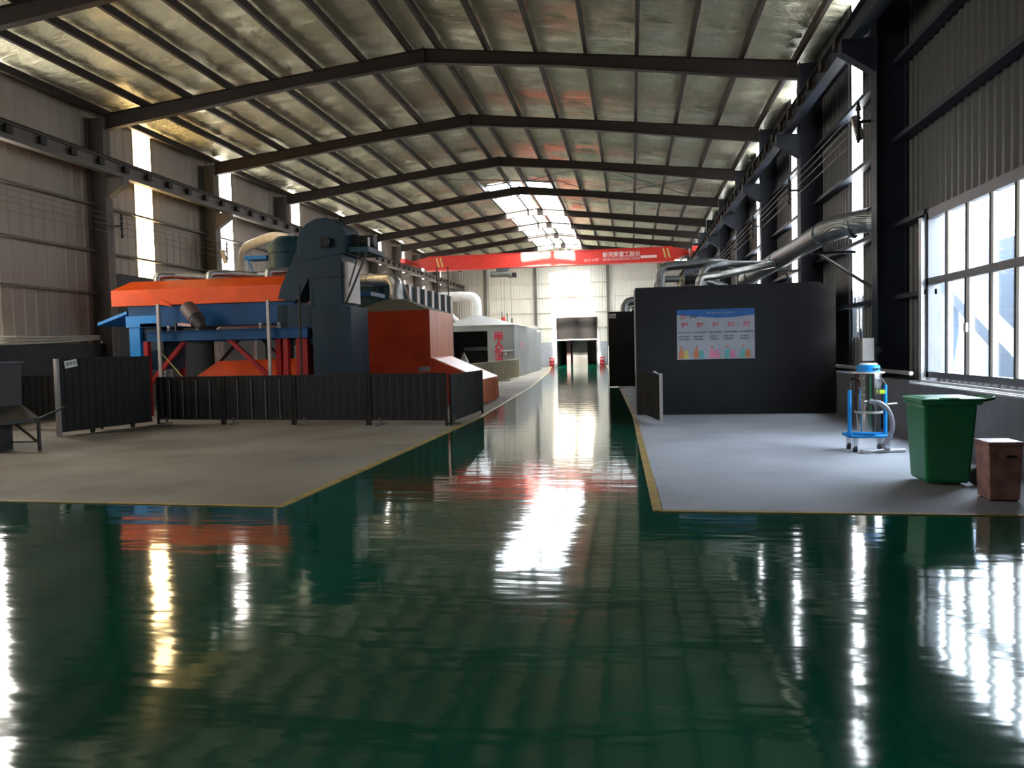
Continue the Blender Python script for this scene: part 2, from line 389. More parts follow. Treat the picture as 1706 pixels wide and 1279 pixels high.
sk.add([(SK[0]-.1, SK[2], zr(SK[0], 9.78)), (RX, SK[2], 9.78), (RX, SK[3], 9.78), (SK[0]-.1, SK[3], zr(SK[0], 9.78)), (SK[1]+.1, SK[2], zr(SK[1], 9.78)), (SK[1]+.1, SK[3], zr(SK[1], 9.78))], [(0, 1, 2, 3), (1, 4, 5, 2)])
struct('window_skylight', sk, M_sky)
mb = MB()
for y in [SK[2]+i*1.48 for i in range(18)]:
    mb.bar((SK[0], y, zr(SK[0], 9.70)), (RX, y, 9.70), .09, .05).bar((RX, y, 9.70), (SK[1], y, zr(SK[1], 9.70)), .09, .05)
struct('trim_20', mb, M_colL)
struct('trim_25', MB().box(RX+.1, RX+.42, SK[2], SK[3], 9.62, 9.64), M_foil)
portal('daylight_rooflight', (RX, (SK[2]+SK[3])/2, 9.95), (0, 0, -1), SK[1]-SK[0]+.4, SK[3]-SK[2]+.4)
portal('daylight_window', (XR+.12, (WY0+WY1)/2, (WZ0+WZ1)/2), (-1, 0, 0), WZ1-WZ0, WY1-WY0)
# purlins
k = 0
for sgn in (-1, 1):
    for i in range(8):
        d = .42+1.28*i if i else .40
        if d > 9.75: continue
        k += 1; x = RX+sgn*d; z = zr(x, 9.47)
        y0 = YB
        struct('roof_purlin', MB().box(x-.045, x+.045, y0, YF, z-.02, z+.17), M_steel)
struct('roof_purlin', MB().box(RX-.35, RX+.35, YB, SK[2], 9.62, 9.635), M_foil)
for i, z in enumerate((3.35, 4.55, 5.87, 7.1)):
    struct('wall_girt', MB().box(XL+.05, XL+.22, YB, YF, z, z+.06), M_colL)
for i, z in enumerate((2.2, 3.42, 4.86, 6.15, 7.4)):
    for (a, b) in ((YB, WY0), (WY0, WY1), (WY1, YF)):
        if WZ0-.1 < z < WZ1+.05 and a == WY0: continue
        struct('wall_girt', MB().box(XR-.24, XR-.05, a, b, z, z+.08), M_colR)

# ------------------------------------------------------------------ portal frames: rafters and columns
ordn = ['first', 'second', 'third', 'fourth', 'fifth', 'sixth', 'seventh', 'eighth', 'ninth', 'tenth', 'eleventh', 'twelfth']
def ibeam(mb, a, b, w, h, up_=(0, 0, 1), t=.014):
    a, b = Vector(a), Vector(b); u = Vector(up_); mb.bar(a, b, t, h, up_)
    for s in (-1, 1): mb.bar(a+u*s*h/2, b+u*s*h/2, w, t*1.3, up_)
    return mb
vis = [f for f in FR if f > 10]
for i, y in enumerate(FR):
    lab = ('brown steel roof rafter spanning the hall, nearest to the camera, cut by the picture top' if y == vis[0] else
           'brown steel roof rafter, %s one back from the camera along the hall' % ordn[vis.index(y)]) if y in vis else 'brown steel roof rafter spanning the hall behind the camera, row %d' % (i+1)
    t = thing('roof_rafter', lab, 'roof beam', (RX, y, 9.1), 'roof rafters')
    if y < 10: t['kind'] = 'structure'; del t['label'], t['category'], t['group']
    for s, nm in ((-1, 'left_slope'), (1, 'right_slope')):
        xe = XL+.55 if s < 0 else XR-.55
        zb = zr(RX, 9.46); ze = zr(xe, 9.46)
        mb = MB()
        # tapered web and flanges
        for (xa, xb, ha, hb) in ((RX, RX+s*3.5, .36, .30), (RX+s*3.5, xe, .30, .42)):
            za, zb_ = zr(xa, 9.46), zr(xb, 9.46)
            mb.add([(xa, y-.006, za), (xb, y-.006, zb_), (xb, y-.006, zb_-hb), (xa, y-.006, za-ha), (xa, y+.006, za), (xb, y+.006, zb_), (xb, y+.006, zb_-hb), (xa, y+.006, za-ha)],
                   [(0, 1, 2, 3), (4, 5, 6, 7), (0, 1, 5, 4), (2, 3, 7, 6)])
            mb.bar((xa, y, za), (xb, y, zb_), .18, .014); mb.bar((xa, y, za-ha), (xb, y, zb_-hb), .18, .016)
        obj('rafter_half', mb, M_steel, t)
    obj('ridge_plate', MB().box(RX-.02, RX+.02, y-.1, y+.1, 9.05, 9.5), M_steel, t)
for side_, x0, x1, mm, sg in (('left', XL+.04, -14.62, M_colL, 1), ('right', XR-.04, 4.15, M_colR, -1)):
    for i, y in enumerate(FR):
        zt = 8.35
        if y > 10: lab = 'steel column on the %s wall, %s one visible from the camera' % (side_, ordn[vis.index(y)])
        elif y > 8 and side_ == 'right': lab = 'dark steel column at the right picture edge beside the big window'
        else: lab = 'steel column on the %s wall behind the camera, row %d' % (side_, i+1)
        t = thing('steel_column', lab, 'column', ((x0+x1)/2, y, 0), '%s wall columns' % side_)
        if y < (8 if side_ == 'right' else 10): t['kind'] = 'structure'; del t['label'], t['category'], t['group']
        mb = MB(); fwid = .30
        lo, hi = min(x0, x1), max(x0, x1)
        mb.box(lo, hi, y-.007, y+.007, 0, zt).box(lo, lo+.016, y-fwid/2, y+fwid/2, 0, zt).box(hi-.016, hi, y-fwid/2, y+fwid/2, 0, zt)
        obj('shaft', mb, mm, t)
        obj('base_plate', MB().box(lo-.05, hi+.05, y-.2, y+.2, 0, .025), mm, t)
        xc = x1; xe = x1+sg*.55
        c = MB().prism([(xc, y-.12, 6.63), (xe, y-.12, 6.63), (xe, y-.12, 6.42), (xc, y-.12, 6.05)], (0, .24, 0))
        obj('corbel', c, mm if side_ == 'right' else M_colL, t)
# crane runway beams
for side_, x, mm in (('left', -14.3, M_colL), ('right', 3.86, M_colR)):
    t = thing('crane_runway_beam', 'long steel crane runway beam with rail along the %s wall' % side_, 'crane beam', (x, 25, 6.64), 'crane runway beams')
    a, b = (x, YB+.3, 6.84), (x, YF-.3, 6.84)
    obj('girder', ibeam(MB(), a, b, .22, .38), mm, t)
    obj('rail', MB().box(x-.03, x+.03, YB+.3, YF-.3, 7.05, 7.13), M_steel, t)
    cl = None; sx = .1 if side_ == 'left' else -.1
    for y in [15+1.05*i for i in range(48)]:
        if cl is None:
            cl = obj('rail_clip', MB().box(x+sx-.04, x+sx+.04, y-.10, y+.10, 6.80, 6.98), M_rub if side_ == 'left' else M_steel, t); y0 = y
        else:
            c2 = cl.copy(); COL.objects.link(c2); c2.location = (0, y-y0, 0)
for (ya, yb) in ((31.7, 37.6),):
    for i, (xa, xb) in enumerate(((-9.5, -1.2), (-1.2, 3.6))):
        for j in (0, 1):
            p_, q_ = ((xa, ya, zr(xa, 9.30)), (xb, yb, zr(xb, 9.30))) if j else ((xa, yb, zr(xa, 9.30)), (xb, ya, zr(xb, 9.30)))
            if xa < RX < xb: mid = (RX+2.2, (ya+yb)/2+(.8 if j else -.8), 9.15); pts = [p_, mid, q_]
            else: pts = [p_, q_]
            struct('roof_bracing_rod', MB().tube(pts, .014, 6), M_steel)
# conductor wires
for side_, x in (('left', -14.35), ('right', 3.95)):
    for i, z in enumerate((5.55, 5.4, 5.25, 5.05)):
        pts = []
        for y in range(15 if side_ == 'right' else -7, int(YF)-1, 3): pts.append((x, y, z-.03*math.sin(math.pi*(((y-2.4) % 5.87)/5.87))))
        obj('conductor_wire', MB().tube(pts, .008, 5), M_wire, cat='wire', group='conductor wires along the %s wall' % side_,
            label='thin conductor wire strung along the %s wall, %s from the top' % (side_, ordn[i]))
for side_, x, x2 in (('left', -14.4, -14.62), ('right', 3.95, 4.15)):
    for i, y in enumerate([f for f in FR if 14 < f < 40]):
        t = thing('insulator_bracket', 'bracket holding the conductor wires on the %s wall, %s column back' % (side_, ordn[i]), 'bracket', (x, y+.2, 5.2), 'wire brackets')
        obj('arm', MB().box(x-.02, x+.02, y+.16, y+.2, 4.95, 5.65).box(min(x, x2), max(x, x2), y+.16, y+.2, 5.28, 5.33), M_rub, t)
        for z in (5.55, 5.4, 5.25, 5.05): obj('insulator', MB().lathe((x, y+.18, z-.05), [(.02, 0), (.045, .01), (.045, .04), (.025, .05), (.04, .07), (.02, .09)], 10), M_rub, t)
# floodlights
for side_, p, ax in (('right', P(1430, 212, Y=15.3), -1), ('left', P(372, 427, X=-14.1), 1)):
    t = thing('floodlight', 'grey floodlight tilted on a bracket at the %s wall column' % side_, 'floodlight', p, 'floodlights')
    x, y, z = p
    obj('housing', MB().prism([(x-.12, y, z+.2), (x+.0, y, z+.24), (x+.12, y, z-.2), (x, y, z-.25)], (0, .10, 0)), M_post, t)
    obj('bracket', MB().bar((x, y+.05, z), (4.2, 14.29, z+.1) if side_ == 'right' else (-14.61, 25.98, z+.1), .03, .03), M_rub, t)

# ------------------------------------------------------------------ big window on the right
X = 4.5
t = thing('window_frame', 'large window with dark frame and sliding panes over the green bin', 'window', (X, WY0, WZ0)); t['kind'] = 'structure'; t.name = 'window_30'
mb = MB(); fr = .06
mb.box(X-.03, X+.06, WY0, WY1, WZ0, WZ0+.09).box(X-.03, X+.06, WY0, WY1, WZ1-.09, WZ1).box(X-.03, X+.06, WY0, WY0+fr, WZ0, WZ1).box(X-.03, X+.06, WY1-.09, WY1, WZ0, WZ1)
mb.box(X-.03, X+.06, WY0, WY1, 2.33, 2.44)
obj('frame', mb, M_dframe, t)
ms = [11.88, 11.2, 10.5, 9.85]
for i, y in enumerate(ms):
    for z0_, z1_ in ((2.44, WZ1-.09), (WZ0+.09, 2.33)):
        w_ = .036 if not (i == 1 and z0_ < 2) else .06
        mu = obj('mullion', MB().box(X-.02, X+.04, y-w_, y+w_, z0_, z1_), M_white, t)
        obj('rubber_seal', MB().box(X-.035, X+.03, y+w_, y+w_+.02, z0_, z1_), M_dframe, mu)
obj('pane', MB().box(X+.018, X+.024, WY0+.05, WY1-.05, WZ0+.05, 2.36), M_glass, t)
obj('pane', MB().box(X+.018, X+.024, WY0+.05, WY1-.05, 2.4, WZ1-.05), M_glass, t)
obj('latch', MB().box(X-.06, X-.03, 11.16, 11.24, 1.6, 1.72), M_alu, t)
struct('trim_21', MB().box(4.40, 4.47, WY1, WY1+.11, .85, WZ1-.05), M_alu)                # pale jamb
struct('trim_22', MB().box(4.24, 4.30, WY0-.3, WY1+.05, .83, .85).box(4.30, 4.66, WY0-.3, WY1+.05, .835, .86).box(4.38, 4.42, WY0, WY1, .86, .89), M_alu)  # sill
struct('trim_23', MB().box(4.47, XR, WY0-.02, WY1+.12, WZ1, WZ1+.06).box(4.47, XR, WY1, WY1+.05, .86, WZ1).box(4.47, XR, WY0-.05, WY0, .86, WZ1), M_dframe)
mb = MB().tube([(4.27, 12.7, .99), (4.26, 16, 1.0), (4.26, 18.5, 1.0)], .035, 8)
obj('wall_conduit', mb, M_post, cat='pipe', label='grey conduit pipe running along the wall base beside the vacuum', smooth=True)
# outside
struct('exterior_ground', MB().box(XR+.3, 40, -15, 60, -.3, -.05), M_ground)
t = thing('outdoor_building', 'pale building seen through the big window', 'building', (15, 24, 0))
obj('wall', MB().box(14, 20, 12, 60, -.05, 2.6), M_out, t); obj('annex', MB().box(11.5, 14, 24.5, 27.5, -.05, 4.6), M_outb, t)
t = thing('conveyor_gallery', 'pale blue sloping conveyor seen outside through the window', 'conveyor', (9, 18, 0))
a, b = Vector(P(1588, 478, X=8.5)), Vector(P(1668, 562, X=8.0))
obj('gallery', MB().bar(a+(a-b)*.5, b+(b-a)*.8, .5, .32), M_outb, t); obj('support_leg', MB().bar((8.5, a.y, -.05), a, .2, .2), M_outb, t)
mb = MB()
t = thing('storage_silo', 'pale blue steel silo standing outside beyond the window', 'silo', (8.2, 21.7, 0))
obj('body', MB().lathe((9.9, 25.5, -.05), [(.9, 0), (.9, 5), (.4, 5.8)], 24), M_outb, t, smooth=True)
t = thing('outdoor_column', 'blue steel outdoor post seen through the lower daylight strip', 'column', (5.6, 20, 0))
obj('shaft', MB().box(5.3, 5.6, 18.2, 20.4, -.05, 2.75), M_outb, t)

# ------------------------------------------------------------------ far door wall
t = thing('door_1', 'grey framed goods doorway in the far wall', 'door', (-4.65, YF, 0)); t['kind'] = 'structure'
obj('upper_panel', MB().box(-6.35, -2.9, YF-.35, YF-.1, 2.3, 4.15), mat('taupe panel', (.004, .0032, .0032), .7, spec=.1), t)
obj('track_bar', MB().box(-6.45, -2.85, YF-.42, YF-.35, 2.2, 2.27), M_white, t)
obj('jamb', MB().box(-6.45, -6.33, YF-.3, YF+.1, 0, 2.3), M_dado, t); obj('jamb', MB().box(-2.95, -2.85, YF-.3, YF+.1, 0, 2.3), M_dado, t)
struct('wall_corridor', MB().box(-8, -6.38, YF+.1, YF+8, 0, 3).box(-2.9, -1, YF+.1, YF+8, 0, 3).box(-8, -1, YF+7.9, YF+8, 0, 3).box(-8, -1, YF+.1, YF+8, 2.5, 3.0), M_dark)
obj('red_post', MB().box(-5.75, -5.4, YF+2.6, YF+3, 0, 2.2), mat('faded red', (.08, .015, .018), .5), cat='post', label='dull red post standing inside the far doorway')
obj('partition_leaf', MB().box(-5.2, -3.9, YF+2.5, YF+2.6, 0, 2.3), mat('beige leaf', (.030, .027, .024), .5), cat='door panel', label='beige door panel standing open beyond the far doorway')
for x, nm in ((-6.78, 'left'), (-2.5, 'right')):
    t = thing('extinguisher_box', 'small red fire extinguisher box, %s of the far doorway' % nm, 'fire box', (x, YF-.5, 0), 'fire extinguisher boxes')
    obj('body', MB().box(x-.19, x+.19, YF-.65, YF-.35, .02, .72), M_red, t)
    text('lettering', '消防', .17, (x-.17, YF-.66, .5), (1, 0, 0), (0, 0, 1), M_white, t); text('lettering', '119', .16, (x-.13, YF-.66, .18), (1, 0, 0), (0, 0, 1), M_white, t)
for x in (-8.1, -1.93, -12.5, 2.5):
    struct('gable_post', MB().box(x-.11, x+.11, YF-.4, YF-.18, 0, zr(x, 9.3)), M_colL)
obj('junction_box', MB().box(-8.42, -8.0, YF-.5, YF-.4, 3.15, 3.5), M_white, cat='box', label='white junction box fixed on a gable post')
t = thing('hand_cart', 'small dark cart with blue side by the far wall', 'cart', (-8.3, 61, 0))
obj('body', MB().box(-9.0, -8.2, 60.8, 61.6, .25, .85), M_dark, t); obj('side_panel', MB().box(-8.18, -7.9, 60.7, 61.2, .1, .85), M_sblue, t)
for x, y in ((-8.95, 60.85), (-8.25, 60.85), (-8.95, 61.5), (-8.25, 61.5)): obj('wheel', MB().tube([(x-.03, y, .13), (x+.03, y, .13)], .13, 12), M_rub, t)
t = thing('white_cabinet', 'white sheet metal cabinet at right foot of the far wall', 'cabinet', (-1.4, 63, 0))
obj('body', MB().box(-1.9, -.6, 62.5, 63.5, 0, 1.65), M_white, t); obj('door', MB().box(-1.85, -.65, 62.46, 62.5, .1, 1.6), M_wallB, t)

# ------------------------------------------------------------------ travelling crane
YC = 49.0
t = thing('bridge_crane', 'red overhead travelling bridge crane across the hall', 'crane', (RX, YC, 6.6))
L0, L1 = -14.3, 3.86
obj('main_girder', MB().prism([(L0+.3, YC-.3, 7.16), (L0+.3, YC-.3, 7.4), (L0+1.3, YC-.3, 7.62), (L1-1.3, YC-.3, 7.62), (L1-.3, YC-.3, 7.4), (L1-.3, YC-.3, 7.16), (L1-1.2, YC-.3, 6.82), (L0+1.2, YC-.3, 6.82)], (0, .6, 0))
    .box(L0+1.2, L1-1.2, YC-.4, YC+.4, 6.74, 6.84), M_crane, t)
obj('upper_flange', MB().box(L0+1.3, L1-1.3, YC-.36, YC+.36, 7.62, 7.65), M_crane, t)
for x in (L0, L1): obj('end_carriage', MB().box(x-.16, x+.16, YC-1.5, YC+1.5, 7.14, 7.46), M_crane, t)
for i, x in enumerate((L0+2.0, L0+2.25, L1-1.75, L1-1.5)): obj('warning_stripe', MB().prism([(x, YC-.305, 6.95), (x+.1, YC-.305, 6.95), (x-.05, YC-.305, 7.55), (x-.15, YC-.305, 7.55)], (0, .004, 0)), M_pyel, t)
text('lettering', '新河南重工股份', .36, (P(1004, 425, Y=YC)[0], YC-.31, 7.16), (1, 0, 0), (0, 0, 1), M_pale, t, sx=.93, bold=.006)
text('lettering', 'HENAN ZHONGGONG GUFEN', .22, (P(1004, 425, Y=YC)[0], YC-.31, 6.93), (1, 0, 0), (0, 0, 1), M_pale, t, sx=.75)
text('lettering', 'LH 5t 16.5M', .24, (P(973, 430, Y=YC)[0], YC-.31, 6.93), (1, 0, 0), (0, 0, 1), M_pale, t, sx=.75)
obj('name_plate', MB().box(P(1067, 427, Y=YC)[0], P(1094, 427, Y=YC)[0], YC-.31, YC-.3, 7.0, 7.16), M_pale, t)
xh = P(838, 455, Y=YC)[0]
t = thing('electric_hoist', 'grey electric hoist hanging below the red crane girder', 'hoist', (xh, YC, 6.4))
obj('trolley', MB().box(xh-.35, xh+.35, YC-.45, YC+.45, 6.5, 6.72), M_dark, t)
obj('drum', MB().tube([(xh-.75, YC-.3, 6.35), (xh+.6, YC-.3, 6.35)], .19, 16), M_roofgrey, t, smooth=True)
obj('motor', MB().tube([(xh+.3, YC+.2, 6.3), (xh+.85, YC+.2, 6.3)], .16, 14), M_dark, t, smooth=True)
obj('control_box', MB().box(xh-.95, xh-.6, YC-.3, YC+.1, 6.25, 6.6), M_post, t)
for dx in (-.12, .12): obj('rope', MB().tube([(xh+dx, YC-.3, 6.2), (xh+dx*.6, YC-.3, 3.6)], .012, 5), M_wire, t)
obj('hook_block', MB().box(xh-.12, xh+.12, YC-.38, YC-.22, 3.3, 3.62).tube([(xh, YC-.3, 3.3), (xh, YC-.3, 3.15), (xh+.1, YC-.3, 3.05), (xh+.02, YC-.3, 2.96), (xh-.08, YC-.3, 3.02)], .03, 8), M_crane, t)
# pendant control cable
obj('pendant_control', MB().tube([(xh+.55, YC-.6, 6.3), (xh+.6, YC-.6, 3.5)], .015, 6).box(xh+.54, xh+.66, YC-.66, YC-.54, 3.1, 3.5), M_roofgrey, cat='control', label='pendant control hanging on a cable from the hoist')

# ------------------------------------------------------------------ right booth with poster
BY, BX0, BX1, BZ = 17.0, .09, 3.95, 2.74
t = thing('black_booth', 'charcoal panel booth carrying the poster on its front', 'booth', (2, 20, 0))
obj('front_wall', MB().box(BX0, BX1, BY, BY+.08, 0.01, BZ), M_blk2, t)
obj('side_wall', MB().box(BX0, BX0+.06, BY+.08, 27, .01, BZ), M_blk2, t)
obj('roof_panel', MB().box(BX0, BX1, BY, 27, BZ, BZ+.04), M_blk2, t)
obj('back_wall', MB().box(BX0, BX1, 26.95, 27, .01, BZ), M_blk2, t)
obj('corner_trim', MB().box(BX0-.03, BX0, BY-.0, BY+.1, .01, BZ), M_post, t)
obj('return_wall', MB().box(3.95, 4.24, BY+.02, BY+.08, .01, BZ), M_blk, t)
px0, px1, pz0, pz1, py = .97, 2.59, 1.20, 2.27, BY-.025
t = thing('safety_poster', 'white landscape poster with blue header on the charcoal booth', 'poster', (1.8, py, 1.7))
obj('sheet', MB().box(px0, px1, py, py+.02, pz0, pz1), M_psheet, t)
hd = [(px0, py-.003, pz1), (px1, py-.003, pz1), (px1, py-.003, pz1-.14)] + [(px1-(px1-px0)*i/10, py-.003, pz1-.13-.06*math.sin(math.pi*min(1, i/8))) for i in range(1, 10)] + [(px0, py-.003, pz1-.10)]
obj('header_band', MB().prism(hd, (0, .003, 0)), M_pblue, t)
XD, UD = (1, 0, 0), (0, 0, 1)
text('lettering', '5S', .13, (px0+.07, py-.006, pz1-.19), XD, UD, M_pred, t)
text('lettering', '管理', .085, (px0+.26, py-.006, pz1-.18), XD, UD, M_pblk, t)
text('lettering', '整理 整顿 清扫 清洁 素养', .05, (px0+.62, py-.006, pz1-.10), XD, UD, M_psheet, t)
for i, (h1, h2, a1, a2, a3) in enumerate((('整理', 'SEIRI', '要与不要 一留一弃', '区分要与不要的', '物品清除不要的'), ('整顿', 'SEITON', '科学布局 取用快捷', '物品定位放置', '标识清楚明确'),
        ('清扫', 'SEISO', '清除垃圾 美化环境', '工作场所打扫', '干净设备保养'), ('清洁', 'SEIKETSU', '形成制度 贯彻到底', '维持以上成果', '制度化规范化'), ('素养', 'SHITSUKE', '养成习惯 遵守规定', '人人依规行事', '提升人的品质'))):
    x = px0+.03+i*.322
    text('lettering', h1, .075, (x+.06, py-.004, pz1-.34), XD, UD, M_pred, t); text('lettering', h2, .03, (x+.06, py-.004, pz1-.38), XD, UD, M_pred, t)
    for j, s_ in enumerate((a1, a2, a3)): text('lettering', s_, .032, (x, py-.004, pz1-.50-[0, .09, .15][j]), XD, UD, M_pblk, t)
    # small flat figures printed at the foot
    cs = [(M_porg, M_pyel), (M_porg, M_pteal), (M_ppink, M_ppink), (M_pteal, M_ppink), (M_pteal, M_porg)][i]
    zb = pz0+.02
    obj('printed_figure', MB().prism([(x, py-.003, zb), (x+.10, py-.003, zb), (x+.11, py-.003, zb+.15), (x+.05, py-.003, zb+.22), (x, py-.003, zb+.14)], (0, .003, 0)), cs[0], t)
    obj('printed_figure', MB().prism([(x+.11, py-.004, zb), (x+.22, py-.004, zb), (x+.20, py-.004, zb+.16), (x+.14, py-.004, zb+.19), (x+.10, py-.004, zb+.1)], (0, .004, 0)), cs[1], t)
    obj('printed_head', MB().prism([(x+.06+.028*math.cos(a), py-.005, zb+.24+.028*math.sin(a)) for a in [q*math.pi/5 for q in range(10)]], (0, .003, 0)), M_porg, t)
# low gate leaf next to the booth
t = thing('low_gate', 'dark low gate leaf with grey end post beside the booth', 'gate', (.4, 15.5, 0))
obj('leaf', MB().corr((.50, 14.75), (.12, 16.95), .1, .95, .16, .03), M_blk, t)
obj('end_post', MB().box(.50, .56, 14.68, 14.75, 0.01, .99), M_post, t); obj('latch_plate', MB().bar((.40, 14.62, 1.03), (.52, 14.80, .95), .04, .03), M_post, t)
# second booth further on, with its open leaf
t = thing('booth_door_leaf', 'tall black door leaf with a small white label, beyond the booth', 'door panel', (-.4, 29.3, 0))
obj('leaf', MB().box(-.86, 0.02, 29.3, 29.38, .02, 2.84), M_blk, t)
obj('label_plate', MB().box(-.83, -.57, 29.28, 29.3, 2.60, 2.76), M_white, t)
text('lettering', '打磨房', .085, (-.82, 29.276, 2.65), XD, UD, M_pblk, t)
t = thing('rear_booth', 'black booth standing behind the first booth on the right', 'booth', (2, 31, 0))
obj('front_wall', MB().box(.02, 4.1, 29.36, 29.44, 0.01, 2.84), M_blk, t); obj('side_wall', MB().box(.02, .1, 29.44, 40, .01, 2.84), M_blk, t); obj('roof_panel', MB().box(.02, 4.1, 29.36, 40, 2.84, 2.9), M_blk, t)
# ducts over the booths
def pipe(name, pts, r, m_, label, cat='duct', group=None, n=20, rr=.25, fl=None):
    t = thing(name, label, cat, tuple(pts[0]), group)
    obj('tube', MB().tube(bent(pts, rr), r, n), m_, t, smooth=True)
    for (p, q) in (fl or []):
        p, q = Vector(p), Vector(q); d = (q-p).normalized()*.03
        obj('flange', MB().tube([p-d, p+d], r*1.1, n), m_, t)
    return t
A = (3.95, 14.95, 3.60); A2 = (3.90, 16.0, 3.60); B = (3.5, 24.6, 3.50)
t = pipe('spiral_duct', [(4.40, 15.05, 3.74), (3.78, 15.55, 3.66), B], .225, M_galvd, 'large spiral extraction duct slung along the right wall', rr=.3, fl=[((4.1, 15.3, 3.67), (3.9, 15.46, 3.65)), ((3.76, 15.95, 3.636), B), ((3.64, 20, 3.57), B), ((3.53, 23.5, 3.51), B)])
obj('end_collar', MB().tube([(4.38, 15.08, 3.70), (4.46, 15.02, 3.70)], .24, 20), M_galv, t)
for i, y in enumerate((16.3, 19.5, 24.0)):
    t = thing('duct_bracket', 'dark angle bracket with brace under the spiral duct, %s from the near end' % ordn[i], 'bracket', (4.2, y, 3.3), 'duct brackets')
    xx = 3.62-.02*(y-16)
    obj('arm', MB().box(xx, 4.13 if i == 1 else 4.44, y-.03, y+.03, 3.27-.012*(y-16), 3.32-.012*(y-16)), M_rub, t); obj('brace', MB().bar((xx+.15, y, 3.27-.012*(y-16)), (4.13 if i == 1 else 4.4, y-(1.9 if i == 0 else .1), 2.3), .045, .045), M_rub, t)
pipe('branch_duct', [(P(1100, 484, Y=21)[0], 21, 2.785), P(1100, 445, Y=21), P(1190, 436, Y=21.3), (3.3, 22.3, 3.62)], .115, M_galvd, 'branch duct rising from booth roof at its corridor end', group='branch ducts over the booth', fl=[(P(1112, 443, Y=21.02), P(1200, 436, Y=21.3))])
pipe('branch_duct', [(P(1094, 486, Y=25)[0], 25, 2.785), P(1094, 466, Y=25), P(1160, 463, Y=25), (3.0, 25, 3.3)], .10, M_galvd, 'lower branch duct crossing behind the others over the booth', group='branch ducts over the booth')
pipe('branch_duct', [(P(1171, 484, Y=18.6)[0], 18.6, 2.785), P(1171, 447, Y=18.6), P(1200, 441, Y=18.8), (3.45, 20.4, 3.5)], .105, M_galvd, 'branch duct with upright elbow above middle of the booth', group='branch ducts over the booth')
pipe('branch_duct', [(P(1164, 484, Y=18.0)[0], 18.0, 2.785), P(1166, 462, Y=18.0), P(1200, 458, Y=18.1), (3.4, 19.4, 3.42)], .09, M_galv, 'lowest bright branch duct just above the booth roof', group='branch ducts over the booth')
pipe('branch_duct', [P(1040, 523, Y=30.5), P(1041, 503, Y=30.5), P(1062, 500, Y=30.5), (1.4, 30.5, 3.25)], .16, M_galvd, 'duct elbow rising from the rear black booth', group='branch ducts over the rear booth')
pipe('branch_duct', [P(1048, 523, Y=31.5), P(1049, 511, Y=31.5), P(1062, 509, Y=31.5), (1.4, 31.5, 3.1)], .12, M_galv, 'smaller duct elbow behind the rear booth elbow', group='branch ducts over the rear booth')
t = thing('rooftop_fan', 'dark fan unit standing on the booth roof', 'fan', (1.9, 22.5, BZ+.04))
obj('housing', MB().lathe((1.75, 22.5, BZ+.045), [(.35, 0), (.35, .5), (.12, .75)], 18), M_roofgrey, t, smooth=True); obj('motor', MB().tube([(1.5, 22.2, 3.35), (2.0, 22.2, 3.35)], .13, 12), M_dark, t, smooth=True)
obj('stand', MB().bar((1.15, 22.1, 2.81), (1.45, 22.1, 3.5), .04, .04), M_pyel, t)

# ------------------------------------------------------------------ vacuum, box, bin, tin
vx, vy = 3.17, 11.05
t = thing('industrial_vacuum', 'stainless industrial vacuum with blue head and blue frame', 'vacuum cleaner', (vx, vy, 0))
obj('upper_drum', MB().lathe((vx, vy, 0), [(.165, .78), (.165, 1.07)], 32), M_chrome, t, smooth=True)
obj('middle_drum', MB().lathe((vx, vy, 0), [(.172, .56), (.172, .78)], 32), M_chrome, t, smooth=True)
for z in (.77, .99, .86): obj('clamp_ring', MB().lathe((vx, vy, 0), [(.182, z), (.182, z+.015)], 32), M_chrome, t, smooth=True)
obj('dust_bucket', MB().lathe((vx, vy, 0), [(.15, .28), (.155, .56)], 32), M_chrome, t, smooth=True)
obj('bucket_rim', MB().lathe((vx, vy, 0), [(.178, .53), (.178, .56)], 32), M_alu, t, smooth=True)
hd = obj('motor_head', MB().lathe((vx, vy, 0), [(.15, 1.09), (.145, 1.17), (.10, 1.19)], 32), M_sblue, t, smooth=True)
obj('head_flange', MB().lathe((vx, vy, 0), [(.20, 1.07), (.20, 1.09)], 32), M_white, hd, smooth=True)
obj('head_cap', MB().lathe((vx, vy, 0), [(.12, 1.185), (.10, 1.205)], 32), M_white, hd, smooth=True)
for k in range(3): obj('switch', MB().box(vx+.02+k*.04, vx+.045+k*.04, vy-.16, vy-.13, 1.115, 1.14), M_rub, hd)
fm = MB().tube(bent([(vx-.27, vy-.1, .85), (vx-.27, vy-.1, .22), (vx+.27, vy-.1, .22), (vx+.27, vy+.2, .22), (vx-.27, vy+.25, .22), (vx-.27, vy-.1, .22)], .06), .026, 8)
fm.tube([(vx+.27, vy+.18, .22), (vx+.27, vy+.18, .9)], .026, 8)
obj('frame', fm, M_sblue, t, smooth=True)
obj('push_handle', MB().tube(bent([(vx-.27, vy-.1, .85), (vx-.27, vy-.1, .95), (vx-.2, vy+.1, 1.0), (vx+.2, vy+.15, 1.0), (vx+.27, vy+.18, .9)], .06), .016, 8), M_rub, t, smooth=True)
obj('inlet_port', MB().tube([(vx-.06, vy-.15, .68), (vx-.06, vy-.26, .68)], .04, 14), M_chrome, t, smooth=True)
hp = [(vx-.06, vy-.24, .69), (vx+.05, vy-.29, .70), (vx+.15, vy-.30, .62), (vx+.21, vy-.30, .48), (vx+.22, vy-.29, .33), (vx+.17, vy-.27, .2), (vx+.10, vy-.25, .10), (vx+.2, vy-.2, .06)]
obj('hose', MB().tube(bent(hp, .08, 4), .028, 12), M_hose, t, smooth=True)
obj('shaker_lever', MB().tube(bent([(vx+.17, vy-.06, .6), (vx+.17, vy-.2, .66), (vx+.33, vy-.1, .66)], .03), .012, 8), M_post, t)
